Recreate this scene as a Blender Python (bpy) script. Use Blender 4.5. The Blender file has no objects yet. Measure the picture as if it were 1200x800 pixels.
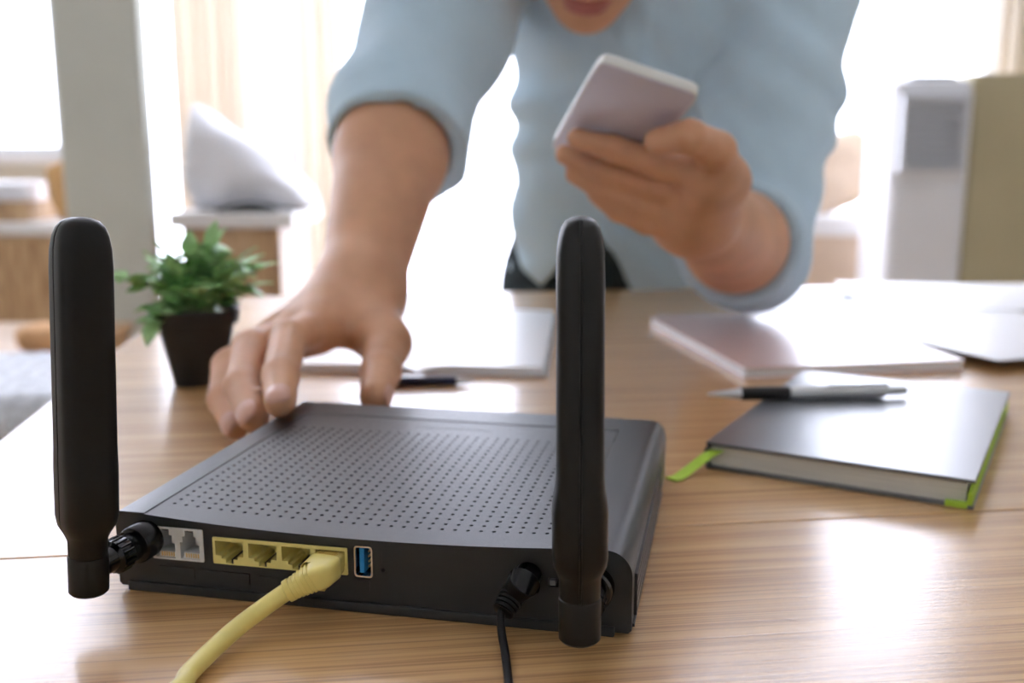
import bpy, bmesh, math, random
import numpy as np
from mathutils import Vector, Matrix
from mathutils.geometry import tessellate_polygon
random.seed(7); rng = np.random.default_rng(7)
S = bpy.context.scene
C = S.collection
T = 0.75                      # height of the desk top above the floor
# ------------------------------------------------------------------ camera
CAMH = 0.1717; PIT = math.radians(10.7); F = 1200.0
cam = bpy.data.cameras.new('camera'); camo = bpy.data.objects.new('camera', cam); C.objects.link(camo)
cam.sensor_width = 36; cam.lens = 36.0 * F / 1200.0; cam.clip_start = 0.01
camo.location = (0, 0, T + CAMH); camo.rotation_euler = (math.pi/2 - PIT, 0, 0)
cam.dof.use_dof = True; cam.dof.focus_distance = 0.365; cam.dof.aperture_fstop = 7.5
S.camera = camo
# ------------------------------------------------------------------ sky and light
w = bpy.data.worlds.new('world'); S.world = w; w.use_nodes = True
bg = w.node_tree.nodes['Background']; bg.inputs[0].default_value = (.79, .82, .97, 1); bg.inputs[1].default_value = 6.5
S.view_settings.view_transform = 'Standard'; S.view_settings.look = 'None'
S.view_settings.exposure = 0.5; S.view_settings.gamma = 1.0; S.view_settings.use_curve_mapping = False
# ------------------------------------------------------------------ pixel -> place (heights are above the desk top)
_c, _s = math.cos(PIT), math.sin(PIT)
def ray(u, v):
    a = (u-600)/F; b = (400-v)/F
    return np.array([a, _c+b*_s, -_s+b*_c])
def P(u, v, Y): d = ray(u, v); return np.array([0, 0, CAMH]) + d*(Y/d[1])
def G(u, v, z=0): d = ray(u, v); return np.array([0, 0, CAMH]) + d*((z-CAMH)/d[2])
def V3(*a): return np.array(a, float)
# ------------------------------------------------------------------ materials
def mat(name, col, rough=.5, metal=0, noise=None, bump=None, spec=.5, coat=0, coat_rough=.1, coat_ior=1.5, sheen=0, sss=0, trans=0, stretch=(1,1,1), alpha=1):
    m = bpy.data.materials.new(name); m.use_nodes = True; nt = m.node_tree; b = nt.nodes['Principled BSDF']
    b.inputs['Base Color'].default_value = (*col, 1); b.inputs['Roughness'].default_value = rough; b.inputs['Metallic'].default_value = metal
    b.inputs['Specular IOR Level'].default_value = spec
    b.inputs['Coat Weight'].default_value = coat; b.inputs['Coat Roughness'].default_value = coat_rough; b.inputs['Coat IOR'].default_value = coat_ior
    if sheen: b.inputs['Sheen Weight'].default_value = sheen
    if sss:
        b.inputs['Subsurface Weight'].default_value = sss; b.inputs['Subsurface Radius'].default_value = (.01, .004, .002); b.inputs['Subsurface Scale'].default_value = .6
    if trans: b.inputs['Transmission Weight'].default_value = trans
    if alpha < 1: b.inputs['Alpha'].default_value = alpha
    if noise or bump:
        tc = nt.nodes.new('ShaderNodeTexCoord'); mp = nt.nodes.new('ShaderNodeMapping'); mp.inputs['Scale'].default_value = stretch
        nt.links.new(tc.outputs['Object'], mp.inputs[0])
    if noise:
        sc, amt = noise
        n = nt.nodes.new('ShaderNodeTexNoise'); n.inputs['Scale'].default_value = sc; n.inputs['Detail'].default_value = 4
        r = nt.nodes.new('ShaderNodeValToRGB'); nt.links.new(mp.outputs[0], n.inputs[0]); nt.links.new(n.outputs[0], r.inputs[0])
        r.color_ramp.elements[0].position = .3; r.color_ramp.elements[1].position = .7
        r.color_ramp.elements[0].color = (*[max(0, x*(1-amt)) for x in col], 1); r.color_ramp.elements[1].color = (*[min(1, x*(1+amt)) for x in col], 1)
        nt.links.new(r.outputs[0], b.inputs['Base Color'])
    if bump:
        sc, st, di = bump
        n = nt.nodes.new('ShaderNodeTexNoise'); n.inputs['Scale'].default_value = sc; n.inputs['Detail'].default_value = 3
        k = nt.nodes.new('ShaderNodeBump'); k.inputs['Strength'].default_value = st; k.inputs['Distance'].default_value = di
        nt.links.new(mp.outputs[0], n.inputs[0]); nt.links.new(n.outputs[0], k.inputs['Height']); nt.links.new(k.outputs[0], b.inputs['Normal'])
    return m
def wood(name, cols, scale=(2, 40, 40), coat=1., coat_rough=.22, coat_ior=1.5, rough=.5, fine=1.0):
    m = bpy.data.materials.new(name); m.use_nodes = True; nt = m.node_tree; b = nt.nodes['Principled BSDF']; N = nt.nodes.new; L = nt.links.new
    tc = N('ShaderNodeTexCoord')
    mp = N('ShaderNodeMapping'); mp.inputs['Scale'].default_value = scale; L(tc.outputs['Object'], mp.inputs[0])
    n1 = N('ShaderNodeTexNoise'); n1.inputs['Scale'].default_value = 1.0; n1.inputs['Detail'].default_value = 5; n1.inputs['Roughness'].default_value = .6; n1.inputs['Distortion'].default_value = .6; L(mp.outputs[0], n1.inputs[0])
    mp2 = N('ShaderNodeMapping'); mp2.inputs['Scale'].default_value = (scale[0]*4, scale[1]*7*fine, scale[2]*7); L(tc.outputs['Object'], mp2.inputs[0])
    n2 = N('ShaderNodeTexNoise'); n2.inputs['Scale'].default_value = 1.0; n2.inputs['Detail'].default_value = 3; L(mp2.outputs[0], n2.inputs[0])
    r = N('ShaderNodeValToRGB'); L(n1.outputs[0], r.inputs[0])
    e = r.color_ramp.elements; e[0].position = .30; e[0].color = (*cols[0], 1); e[1].position = .68; e[1].color = (*cols[2], 1)
    x = r.color_ramp.elements.new(.5); x.color = (*cols[1], 1)
    r2 = N('ShaderNodeValToRGB'); L(n2.outputs[0], r2.inputs[0]); e = r2.color_ramp.elements; e[0].position = .36; e[0].color = (.56, .48, .40, 1); e[1].position = .56; e[1].color = (1, 1, 1, 1)
    mx = N('ShaderNodeMix'); mx.data_type = 'RGBA'; mx.blend_type = 'MULTIPLY'; mx.inputs[0].default_value = .75; L(r.outputs[0], mx.inputs[6]); L(r2.outputs[0], mx.inputs[7])
    L(mx.outputs[2], b.inputs['Base Color'])
    b.inputs['Roughness'].default_value = rough; b.inputs['Coat Weight'].default_value = coat; b.inputs['Coat Roughness'].default_value = coat_rough; b.inputs['Coat IOR'].default_value = coat_ior
    k = N('ShaderNodeBump'); k.inputs['Strength'].default_value = .12; k.inputs['Distance'].default_value = .0004; L(n2.outputs[0], k.inputs['Height']); L(k.outputs[0], b.inputs['Normal']); L(k.outputs[0], b.inputs['Coat Normal'])
    return m
M = {}
M['desk'] = wood('desk_oak', [(.56, .305, .115), (.68, .40, .165), (.75, .47, .215)], (1.6, 110, 110), coat=1, coat_rough=.19, coat_ior=1.5)
M['desk_edge'] = wood('desk_edge', [(.45, .26, .12), (.6, .37, .19), (.66, .43, .24)], (3, 55, 55))
M['router'] = mat('router_plastic', (.009, .010, .012), .40, bump=(5200, .5, .0003), spec=.32)
M['router_top'] = mat('router_top_plastic', (.010, .0125, .0145), .34, bump=(4200, .7, .0004), spec=.5, coat=.2, coat_rough=.3, coat_ior=1.6)
M['router'] = M['router_dark'] = M['router_top']
M['black'] = mat('black_rubber', (.008, .008, .009), .36, bump=(900, .15, .0004), spec=.35)
M['black_gloss'] = mat('black_gloss', (.004, .004, .005), .2, noise=(40, .2), spec=.35)
M['antenna'] = mat('antenna_plastic', (.006, .0063, .0066), .36, bump=(3500, .25, .0002), spec=.35)
M['print'] = mat('grey_print', (.16, .17, .18), .6, noise=(50, .1))
M['white_plastic'] = mat('white_plastic', (.80, .80, .78), .35, noise=(60, .04))
M['jack_inside'] = M['white_plastic']
M['yellow'] = mat('yellow_plastic', (.88, .76, .27), .4, noise=(60, .05))
M['yellow_inside'] = M['yellow']
M['yellow_cable'] = mat('yellow_cable', (.87, .72, .22), .38, noise=(70, .06))
M['clear'] = mat('clear_yellow_plastic', (.80, .64, .22), .12, noise=(90, .05), spec=.8)
M['metal'] = mat('steel', (.72, .70, .68), .25, 1, noise=(90, .06))
M['gold'] = mat('gold_contacts', (.8, .6, .25), .3, 1, noise=(90, .06))
M['blue'] = mat('blue_plastic', (.02, .27, .62), .4, noise=(90, .06))
M['skin'] = mat('skin', (.67, .355, .205), .5, noise=(28, .10), bump=(420, .25, .0006), sss=.12)
M['lips'] = mat('lips', (.46, .15, .13), .4, noise=(60, .1))
M['nail'] = mat('nail', (.72, .41, .31), .3, noise=(60, .05))
M['shirt'] = mat('blue_cotton', (.53, .70, .82), .85, noise=(9, .05), bump=(60, .25, .004), sheen=.2)
M['trousers'] = mat('dark_trousers', (.012, .028, .036), .85, noise=(40, .2), bump=(300, .2, .001))
M['hair'] = mat('hair', (.012, .010, .009), .5, noise=(90, .3), bump=(250, .8, .004))
M['shoe'] = mat('shoe_leather', (.03, .02, .015), .4, noise=(40, .2))
M['eye'] = mat('eye', (.03, .02, .015), .1, noise=(40, .2))
M['phone'] = mat('phone_back', (.68, .67, .82), .32, noise=(12, .03))
M['phone_edge'] = mat('phone_edge', (.82, .84, .82), .3, noise=(40, .03))
M['screen'] = mat('phone_screen', (.02, .02, .025), .06, noise=(10, .1))
M['cover'] = mat('grey_leatherette', (.055, .064, .073), .42, noise=(30, .12), bump=(1500, .3, .0006), spec=.7, coat=.8, coat_rough=.3, coat_ior=1.9)
M['cover_edge'] = M['cover']
M['pages'] = mat('cream_pages', (.74, .72, .65), .8, noise=(900, .08), stretch=(.02, .02, 1))
M['lime'] = mat('lime_ribbon', (.46, .70, .06), .6, noise=(160, .1))
M['paper'] = mat('white_paper', (.93, .93, .95), .4, noise=(20, .02), coat=.5, coat_rough=.3, coat_ior=1.8)
M['pink'] = mat('pink_cover', (.80, .56, .52), .5, noise=(20, .04), coat=1, coat_rough=.25, coat_ior=2.0)
M['silver'] = mat('silver', (.66, .68, .70), .28, .7, noise=(60, .05))
M['navy'] = mat('navy', (.02, .022, .06), .35, noise=(60, .15))
M['pot'] = mat('black_pot', (.014, .014, .015), .45, bump=(160, .2, .001), noise=(50, .2))
M['soil'] = mat('soil', (.20, .11, .035), .9, noise=(160, .6), bump=(220, .9, .004))
M['leaf'] = mat('leaf', (.22, .50, .15), .45, noise=(26, .30))
M['leaf2'] = mat('leaf_pale', (.40, .66, .28), .45, noise=(26, .25))
M['stem'] = mat('stem', (.22, .36, .10), .5, noise=(50, .2))
M['ceramic'] = mat('white_ceramic', (.72, .72, .76), .2, noise=(10, .02))
M['wall'] = mat('wall_paint', (.70, .70, .64), .8, noise=(3, .02), bump=(120, .1, .002))
M['column'] = mat('column_paint', (.62, .64, .58), .8, noise=(3, .04), bump=(120, .1, .002))
M['ceiling'] = mat('ceiling_paint', (.82, .82, .80), .9, noise=(3, .02))
M['frame'] = mat('white_frame', (.86, .86, .88), .4, noise=(8, .02))
M['floor'] = wood('floor_wood', [(.42, .30, .19), (.52, .38, .25), (.58, .44, .30)], (2, 18, 18), coat=.3, coat_rough=.3)
def thin_cloth(name, col, k):
    m = mat(name, col, .9, noise=(4, .04), bump=(200, .2, .001)); nt = m.node_tree; b = nt.nodes['Principled BSDF']; o = nt.nodes['Material Output']
    t = nt.nodes.new('ShaderNodeBsdfTranslucent'); t.inputs[0].default_value = (*col, 1); x = nt.nodes.new('ShaderNodeMixShader'); x.inputs[0].default_value = k
    nt.links.new(b.outputs[0], x.inputs[1]); nt.links.new(t.outputs[0], x.inputs[2]); nt.links.new(x.outputs[0], o.inputs[0]); return m
M['curtain'] = thin_cloth('beige_curtain', (.80, .74, .66), .5)
M['sheer'] = thin_cloth('white_curtain', (.92, .92, .92), .55)
M['tan'] = mat('tan_fabric', (.56, .33, .14), .9, noise=(12, .1), bump=(300, .3, .002))
M['beige'] = mat('beige_fabric', (.68, .53, .40), .9, noise=(12, .06), bump=(300, .3, .002))
M['oak'] = wood('cabinet_oak', [(.46, .29, .15), (.56, .37, .20), (.60, .42, .25)], (14, 14, 1.5), coat=.2, coat_rough=.4)
M['whitecloth'] = mat('white_cloth', (.86, .86, .90), .9, noise=(6, .02), bump=(40, .3, .006))
M['whitewood'] = mat('white_lacquer', (.82, .81, .80), .4, noise=(6, .02))
M['olive'] = mat('olive_board', (.50, .44, .28), .7, noise=(5, .06))
M['cooler'] = mat('cooler_plastic', (.80, .81, .85), .4, noise=(6, .02))
M['cooler_grey'] = mat('cooler_grey', (.62, .64, .68), .4, noise=(6, .03))
M['dark_slot'] = M['cooler_grey']
M['knit'] = mat('grey_knit', (.68, .70, .74), .85, noise=(60, .25), bump=(90, .6, .004), stretch=(1, 2.2, 1))
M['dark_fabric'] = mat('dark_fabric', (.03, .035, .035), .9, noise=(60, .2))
M['peach'] = mat('peach_fabric', (.78, .46, .24), .9, noise=(20, .08))
def glass_mat():
    m = bpy.data.materials.new('window_glass'); m.use_nodes = True; nt = m.node_tree; nt.nodes.clear()
    o = nt.nodes.new('ShaderNodeOutputMaterial'); a = nt.nodes.new('ShaderNodeBsdfTransparent'); g = nt.nodes.new('ShaderNodeBsdfGlossy'); x = nt.nodes.new('ShaderNodeMixShader')
    g.inputs['Roughness'].default_value = .02; x.inputs[0].default_value = .05; a.inputs[0].default_value = (.99, .995, 1, 1)
    nt.links.new(a.outputs[0], x.inputs[1]); nt.links.new(g.outputs[0], x.inputs[2]); nt.links.new(x.outputs[0], o.inputs[0]); return m
M['glass'] = glass_mat()
# ------------------------------------------------------------------ builders
def tag(o, label=None, cat=None, group=None, kind=None):
    if label: o['label'] = label
    if cat: o['category'] = cat
    if group: o['group'] = group
    if kind: o['kind'] = kind
    return o
def thing(name, label, cat, loc, rotz=0, group=None, rot=None):
    o = bpy.data.objects.new(name, None); C.objects.link(o); o.empty_display_size = .05
    o.location = (loc[0], loc[1], loc[2]+T); o.rotation_euler = rot if rot else (0, 0, rotz)
    return tag(o, label, cat, group)
def mk(name, verts, faces, m, parent=None, smooth=False, loc=None, rotz=0, angle=None):
    me = bpy.data.meshes.new(name); me.from_pydata([tuple(map(float, v)) for v in verts], [], [tuple(map(int, f)) for f in faces])
    bm = bmesh.new(); bm.from_mesh(me); bmesh.ops.recalc_face_normals(bm, faces=bm.faces); bm.to_mesh(me); bm.free()
    return fin(name, me, m, parent, smooth, loc, rotz, angle)
def fin(name, me, m, parent=None, smooth=False, loc=None, rotz=0, angle=None):
    me.materials.append(m if not isinstance(m, str) else M[m])
    if smooth or angle:
        me.polygons.foreach_set('use_smooth', [True]*len(me.polygons))
        if angle: me.set_sharp_from_angle(angle=math.radians(angle))
    o = bpy.data.objects.new(name, me); C.objects.link(o)
    if parent: o.parent = parent
    if loc is not None: o.location = (loc[0], loc[1], loc[2] + (0 if parent else T)); o.rotation_euler = (0, 0, rotz)
    return o
class MB:
    def __init__(s): s.v = []; s.f = []
    def add(s, v, f):
        k = len(s.v); s.v += [tuple(x) for x in v]; s.f += [tuple(i+k for i in q) for q in f]; return s
    def box(s, a, b, bev=0):
        (x0, y0, z0), (x1, y1, z1) = a, b
        bm = bmesh.new(); bmesh.ops.create_cube(bm, size=1)
        for q in bm.verts: q.co = Vector(((x0+x1)/2+q.co.x*(x1-x0), (y0+y1)/2+q.co.y*(y1-y0), (z0+z1)/2+q.co.z*(z1-z0)))
        if bev: bmesh.ops.bevel(bm, geom=bm.edges[:], offset=bev, segments=2, profile=.6, affect='EDGES')
        bm.verts.index_update(); s.add([tuple(q.co) for q in bm.verts], [[q.index for q in f.verts] for f in bm.faces]); bm.free(); return s
    def loft(s, rings, cap=True, close=True):
        n = len(rings[0]); v = [p for r in rings for p in r]; f = []
        for i in range(len(rings)-1):
            for j in range(n if close else n-1): k = (j+1) % n; f.append((i*n+j, i*n+k, (i+1)*n+k, (i+1)*n+j))
        if cap: f.append(tuple(range(n))[::-1]); f.append(tuple((len(rings)-1)*n+j for j in range(n)))
        return s.add(v, f)
    def tube(s, pts, rad, n=14, cap=True):
        pts = [Vector(p) for p in pts]; rad = rad if hasattr(rad, '__len__') else [rad]*len(pts)
        t0 = (pts[1]-pts[0]).normalized(); nrm = t0.orthogonal().normalized(); rings = []
        for i, p in enumerate(pts):
            t = ((pts[min(i+1, len(pts)-1)]-pts[max(i-1, 0)])).normalized()
            nrm = (nrm - t*nrm.dot(t)).normalized(); b = t.cross(nrm)
            rings.append([tuple(p+(nrm*math.cos(a)+b*math.sin(a))*rad[i]) for a in [2*math.pi*j/n for j in range(n)]])
        return s.loft(rings, cap)
    def lathe(s, prof, n=32, c=(0, 0)):
        return s.loft([[(c[0]+r*math.cos(2*math.pi*j/n), c[1]+r*math.sin(2*math.pi*j/n), z) for j in range(n)] for r, z in prof])
    def build(s, name, m, parent=None, smooth=False, loc=None, rotz=0, angle=None): return mk(name, s.v, s.f, m, parent, smooth, loc, rotz, angle)
def spline(pts, n=10):
    p = [np.array(x, float) for x in pts]; p = [2*p[0]-p[1]]+p+[2*p[-1]-p[-2]]; out = []
    for i in range(1, len(p)-2):
        for t in np.linspace(0, 1, n, endpoint=False):
            out.append(.5*((2*p[i])+(p[i+1]-p[i-1])*t+(2*p[i-1]-5*p[i]+4*p[i+1]-p[i+2])*t*t+(3*p[i]-p[i-1]-3*p[i+1]+p[i+2])*t**3))
    out.append(p[-2]); return out
def supell(rx, ry, e, n=40, cx=0, cy=0, z=0):
    r = []
    for j in range(n):
        a = 2*math.pi*(j+.5)/n; ca, sa = math.cos(a), math.sin(a)
        r.append((cx+rx*math.copysign(abs(ca)**(2/e), ca), cy+ry*math.copysign(abs(sa)**(2/e), sa), z))
    return r
def holes_plate(mb, outer, holes, y):     # flat plate in the x-z plane with openings
    polys = [[Vector((a, b, 0)) for a, b in q] for q in [outer]+holes]
    flat = [p for q in polys for p in q]; tri = tessellate_polygon(polys)
    mb.add([(p.x, y, p.y) for p in flat], tri)
def well(mb, hole, y0, y1, back=True):    # walls of an opening going in from y0 to y1
    n = len(hole); v = [(a, y0, b) for a, b in hole]+[(a, y1, b) for a, b in hole]
    f = [(j, (j+1) % n, n+(j+1) % n, n+j) for j in range(n)]
    if back: f.append(tuple(range(n, 2*n)))
    mb.add(v, f)
def rrect(x0, z0, x1, z1, r=.0006, n=3):
    o = []
    for cx, cz, a0 in ((x1-r, z1-r, 0), (x0+r, z1-r, 90), (x0+r, z0+r, 180), (x1-r, z0+r, 270)):
        for k in range(n+1): a = math.radians(a0+90*k/n); o.append((cx+r*math.cos(a), cz+r*math.sin(a)))
    return o

# ================================================================== THE ROOM
YW = 4.2
def wx(u, v, Y): return P(u, v, Y)[0]
def struct(o): o['kind'] = 'structure'; return o
struct(MB().box((-3.6, -2.4, -T-.05), (3.6, YW+.15, -T)).build('floor', 'floor', loc=(0, 0, 0)))
wl0, wl1 = -3.4, wx(69, 120, YW); wz0 = P(30, 181, YW)[2]; WT = 2.9; WZ = 2.65
d0, d1 = wx(128, 200, YW), wx(1172, 60, YW)
wall = MB()
wall.box((-3.6, YW, -T), (wl0, YW+.15, WT)); wall.box((wl0, YW, -T), (wl1, YW+.15, wz0)); wall.box((wl1, YW, -T), (d0, YW+.15, WT))
wall.box((d1, YW, -T), (3.6, YW+.15, WT)); wall.box((wl0, YW, WZ), (wl1, YW+.15, WT)); wall.box((d0, YW, WZ), (d1, YW+.15, WT))
struct(wall.build('wall_back', 'wall', loc=(0, 0, 0)))
for nm, x0 in (('wall_left', -3.7), ('wall_right', 3.6)): struct(MB().box((x0, -2.4, -T), (x0+.1, YW+.15, WT)).build(nm, 'wall', loc=(0, 0, 0)))
struct(MB().box((-3.6, -2.5, -T), (3.6, -2.4, WT)).build('wall_rear', 'wall', loc=(0, 0, 0)))
struct(MB().box((-3.7, -2.5, WT), (3.7, YW+.15, WT+.1)).build('ceiling', 'ceiling', loc=(0, 0, 0)))
def window(name, x0, x1, z0, z1, cuts, fw=.035):
    fr = MB()
    fr.box((x0, YW+.04, z0), (x1, YW+.10, z0+fw)); fr.box((x0, YW+.04, z1-fw), (x1, YW+.10, z1))
    xs = [x0]+cuts+[x1]
    for i, x in enumerate(xs):
        a = x if i == 0 else (x-fw if i == len(xs)-1 else x-fw/2); fr.box((a, YW+.04, z0+fw), (a+fw, YW+.10, z1-fw))
    o = struct(fr.build(name, 'frame', loc=(0, 0, 0)))
    for i in range(len(xs)-1): MB().box((xs[i]+fw*.9, YW+.066, z0+fw*.9), (xs[i+1]-fw*.9, YW+.072, z1-fw*.9)).build('pane', 'glass', o)
    return o
window('window_1', wl0, wl1, wz0, WZ, [-2.75])
struct(MB().box((wl0-.04, YW-.08, wz0-.035), (wl1+.03, YW+.02, wz0)).build('trim_1', 'frame', loc=(0, 0, 0)))
window('window_2', d0, d1, -T, WZ, [wx(300, 200, YW), wx(690, 200, YW), wx(850, 200, YW)])
# round-cornered painted column between the two windows
YC = 2.72
xa, xb = wx(66, 130, YC), wx(168, 130, YC)
colm = MB().loft([supell((xb-xa)/2, .035, 8, 40, (xa+xb)/2, YC+.035, z) for z in (-T, WT)])
struct(colm.build('trim_2', 'column', loc=(0, 0, 0), angle=40))
tag(bpy.data.objects['trim_2'], 'pale grey green painted column between the windows')
# curtains
def curtain(name, label, m, u0, u1, Y, z0, z1, folds, amp):
    x0, x1 = wx(u0, 100, Y), wx(u1, 100, Y); n = folds*10; rings = []
    base = ((x0+x1)/2, Y, z0)
    for z, k in ((z0, 1.15), (z0*.5+z1*.5, 1.0), (z1, .7)):
        fr = [(x0+(x1-x0)*j/n-base[0], amp*k*math.sin(j/10*2*math.pi+.6*math.sin(j*.31)), z-z0) for j in range(n+1)]
        bk = [(a, b+.006, c) for a, b, c in fr[::-1]]; rings.append(fr+bk)
    o = MB().loft(rings).build(name, m, loc=base, smooth=True)
    return tag(o, label, 'curtain')
curtain('curtain', 'beige curtain with narrow folds next to the column', 'curtain', 203, 292, 4.08, -T+.02, 2.6, 6, .022)
curtain('curtain', 'white sheer curtain hanging between two beige ones', 'sheer', 284, 350, 4.02, -T+.02, 2.6, 3, .02)
curtain('curtain', 'beige curtain hanging beside the white sheer one', 'curtain', 342, 398, 4.08, -T+.02, 2.6, 3, .02)
curtain('curtain', 'beige curtain above the olive cabinet', 'curtain', 1168, 1290, 4.08, -T+.02, 2.6, 6, .035)

# ================================================================== DESK
TA = math.radians(7.5); tx = np.array([math.cos(TA), math.sin(TA), 0]); ty = np.array([-math.sin(TA), math.cos(TA), 0])
e0 = V3(-.318, .687, 0); b0 = V3(.02, 1.236, 0)
corner = e0 + ty*((b0-e0)@ty)             # back-left corner of the top
DW, DD = 1.55, 1.06
desk = thing('desk', 'light oak desk with a semi gloss wooden top under the router', 'desk', (corner[0], corner[1], -T), TA)
sd = -((V3(-.197, .4135, 0)-corner)@ty)   # distance of the board joint from the back edge
def board(y0, y1):
    return MB().box((0, y0, T-.028), (DW, y1, T), .0009).build('top_board', 'desk', desk)
board(-sd+.0005, 0); board(-DD, -sd-.0005)
for lx in (.07, DW-.07):
    for ly in (-.08, -DD+.08):
        MB().loft([supell(.022, .022, 4, 20, lx, ly, z) for z in (0, T-.028)]).build('leg', 'desk_edge', desk, angle=40)
MB().box((.07, -.09, T-.10), (DW-.07, -.07, T-.028), .002).build('apron', 'desk_edge', desk)
MB().box((.07, -DD+.07, T-.10), (DW-.07, -DD+.09, T-.028), .002).build('apron', 'desk_edge', desk)

# ================================================================== ROUTER
RW, RD, RH = .2025, .183, .0324; RY = math.radians(-12.1); RL = V3(-.1555, .3815, 0)
router = thing('router', 'black modem router with perforated top and two upright antennas', 'router', RL, RY)
ca, sa_ = math.cos(RY), math.sin(RY)
def RW2(a, b, z): return RL + V3(ca*a - sa_*b, sa_*a + ca*b, z)
A0, A1, B1, DIP = .0128, .1803, .157, .0031
def zt(a, b):
    q = (a-(A0+A1)/2)/((A1-A0)/2); return RH - .0002 - DIP*max(0, 1-q*q)*max(0, 1-b/.12)**1.3
# port openings on the connector face
RJ11 = (.0156, .0142, .0374, .0274); RJ45 = (.0413, .0143, .0962, .0250); USB = (.0988, .0140, .1060, .0263)
side = .0018
prof = [(.0012, .0016), (0, .0028), (0, .0300), (.0005, .0316), (.0018, RH), (A0, RH), (A0, .0262), (A1, .0262), (A1, RH)]
for k in range(9):
    a = math.radians(90-90*k/8); prof.append((RW-.0095+.0095*math.cos(a), RH-.0095+.0095*math.sin(a)))
prof += [(RW, .0028), (RW-.0012, .0016)]
body = MB()
def sect(b, k=0): return [(min(max(a, k), RW-k), b, max(min(z, RH-k), .0016)) for a, z in prof]
body.loft([sect(0), sect(RD-.0035), sect(RD-.0012, .0011), sect(RD, .0034)], cap=False)
body.add(sect(RD, .0034), [tuple(range(len(prof)))])
body.box((A0-.0002, B1, .025), (A1+.0002, RD-.0030, RH)); 
outer = [(.0012, .0016), (0, .0028), (0, .0300), (.0005, .0316), (.0018, RH), (A0, RH)]
outer += [(a, zt(a, 0)-.0010) for a in np.linspace(A0+.0004, A1-.0004, 25)] + prof[8:]
socket = [(.1650+.0050*math.cos(t), .0205+.0050*math.sin(t)) for t in np.linspace(0, 2*math.pi, 20, endpoint=False)]
reset = [(.1100+.0009*math.cos(t), .0174+.0009*math.sin(t)) for t in np.linspace(0, 2*math.pi, 12, endpoint=False)]
btn = rrect(.1722, .0168, .1762, .0202, .0004)
panel = MB(); holes_plate(panel, outer, [rrect(*RJ11), rrect(*RJ45), rrect(*USB, .0012), socket, reset, btn], 0)
well(panel, socket, 0, .010); well(panel, reset, 0, .004); well(panel, btn, 0, .004)
body.build('body', 'router_top', router, angle=35)
panel.build('connector_panel', 'router', router)
MB().box((.004, -.0010, 0), (.1965, .006, .0040), .0007).box((.004, .006, 0), (.196, RD-.006, .0018)).build('base_lip', 'router', router)
# perforated top panel, every hole a real opening
pa0, pa1, pb0, pb1 = A0+.0004, A1-.0004, -.0008, B1-.0005
pit_ = .00505; nc, nr = 31, 24
ga = [pa0]+[.0180-pit_/2+pit_*i for i in range(nc+1)]+[pa1]
gb = [pb0]+[.0135-pit_/2+pit_*i for i in range(nr+1)]+[pb1-.016, pb1]
top = MB(); hr = .00082
octs = [(math.cos(math.radians(45*k)), math.sin(math.radians(45*k))) for k in range(8)]
sq = [(1, 0), (1, 1), (0, 1), (-1, 1), (-1, 0), (-1, -1), (0, -1), (1, -1)]
for i in range(len(ga)-1):
    for j in range(len(gb)-1):
        x0, x1, y0, y1 = ga[i], ga[i+1], gb[j], gb[j+1]
        if 1 <= i <= nc and 1 <= j <= nr:
            cx, cy, hx, hy = (x0+x1)/2, (y0+y1)/2, (x1-x0)/2, (y1-y0)/2
            vo = [(cx+hx*p, cy+hy*q) for p, q in sq]; vi = [(cx+hr*p, cy+hr*q) for p, q in octs]
            v = [(a, b, zt(a, b)) for a, b in vo+vi]+[(a, b, zt(a, b)-.0016) for a, b in vi]
            f = [(k, (k+1) % 8, 8+(k+1) % 8, 8+k) for k in range(8)]+[(8+k, 8+(k+1) % 8, 16+(k+1) % 8, 16+k) for k in range(8)]
            top.add(v, f)
        else:
            q = [(x0, y0), (x1, y0), (x1, y1), (x0, y1)]; top.add([(a, b, zt(a, b)) for a, b in q], [(0, 1, 2, 3)])
aa = np.linspace(pa0, pa1, 33)            # front and side skirts of the panel
top.loft([[(a, pb0, zt(a, pb0)) for a in aa], [(a, pb0, zt(a, pb0)-.0014) for a in aa]], cap=False, close=False)
me = bpy.data.meshes.new('top_cover'); me.from_pydata(top.v, [], top.f)
bm = bmesh.new(); bm.from_mesh(me); bmesh.ops.remove_doubles(bm, verts=bm.verts, dist=1e-6); bmesh.ops.recalc_face_normals(bm, faces=bm.faces)
if sum(f.normal.z*f.calc_area() for f in bm.faces) < 0: bmesh.ops.reverse_faces(bm, faces=bm.faces)
bm.to_mesh(me); bm.free()
tcov = fin('top_cover', me, 'router_top', router)
MB().box((A0, .001, .0255), (A1, B1, .0262)).build('inner_tray', 'router_dark', router)
# worn, unreadable line of small print near the far edge of the panel
pr = MB(); x = .078
while x < .118:
    wd = random.choice((.0006, .0009, .0012, .0016)); hh = random.choice((.0011, .0016))
    pr.box((x, .1425, RH-.0003), (x+wd, .1425+hh, RH-.00012)); x += wd+random.choice((.0004, .0005, .0012))
pr.build('worn_print', 'print', tcov)
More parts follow.
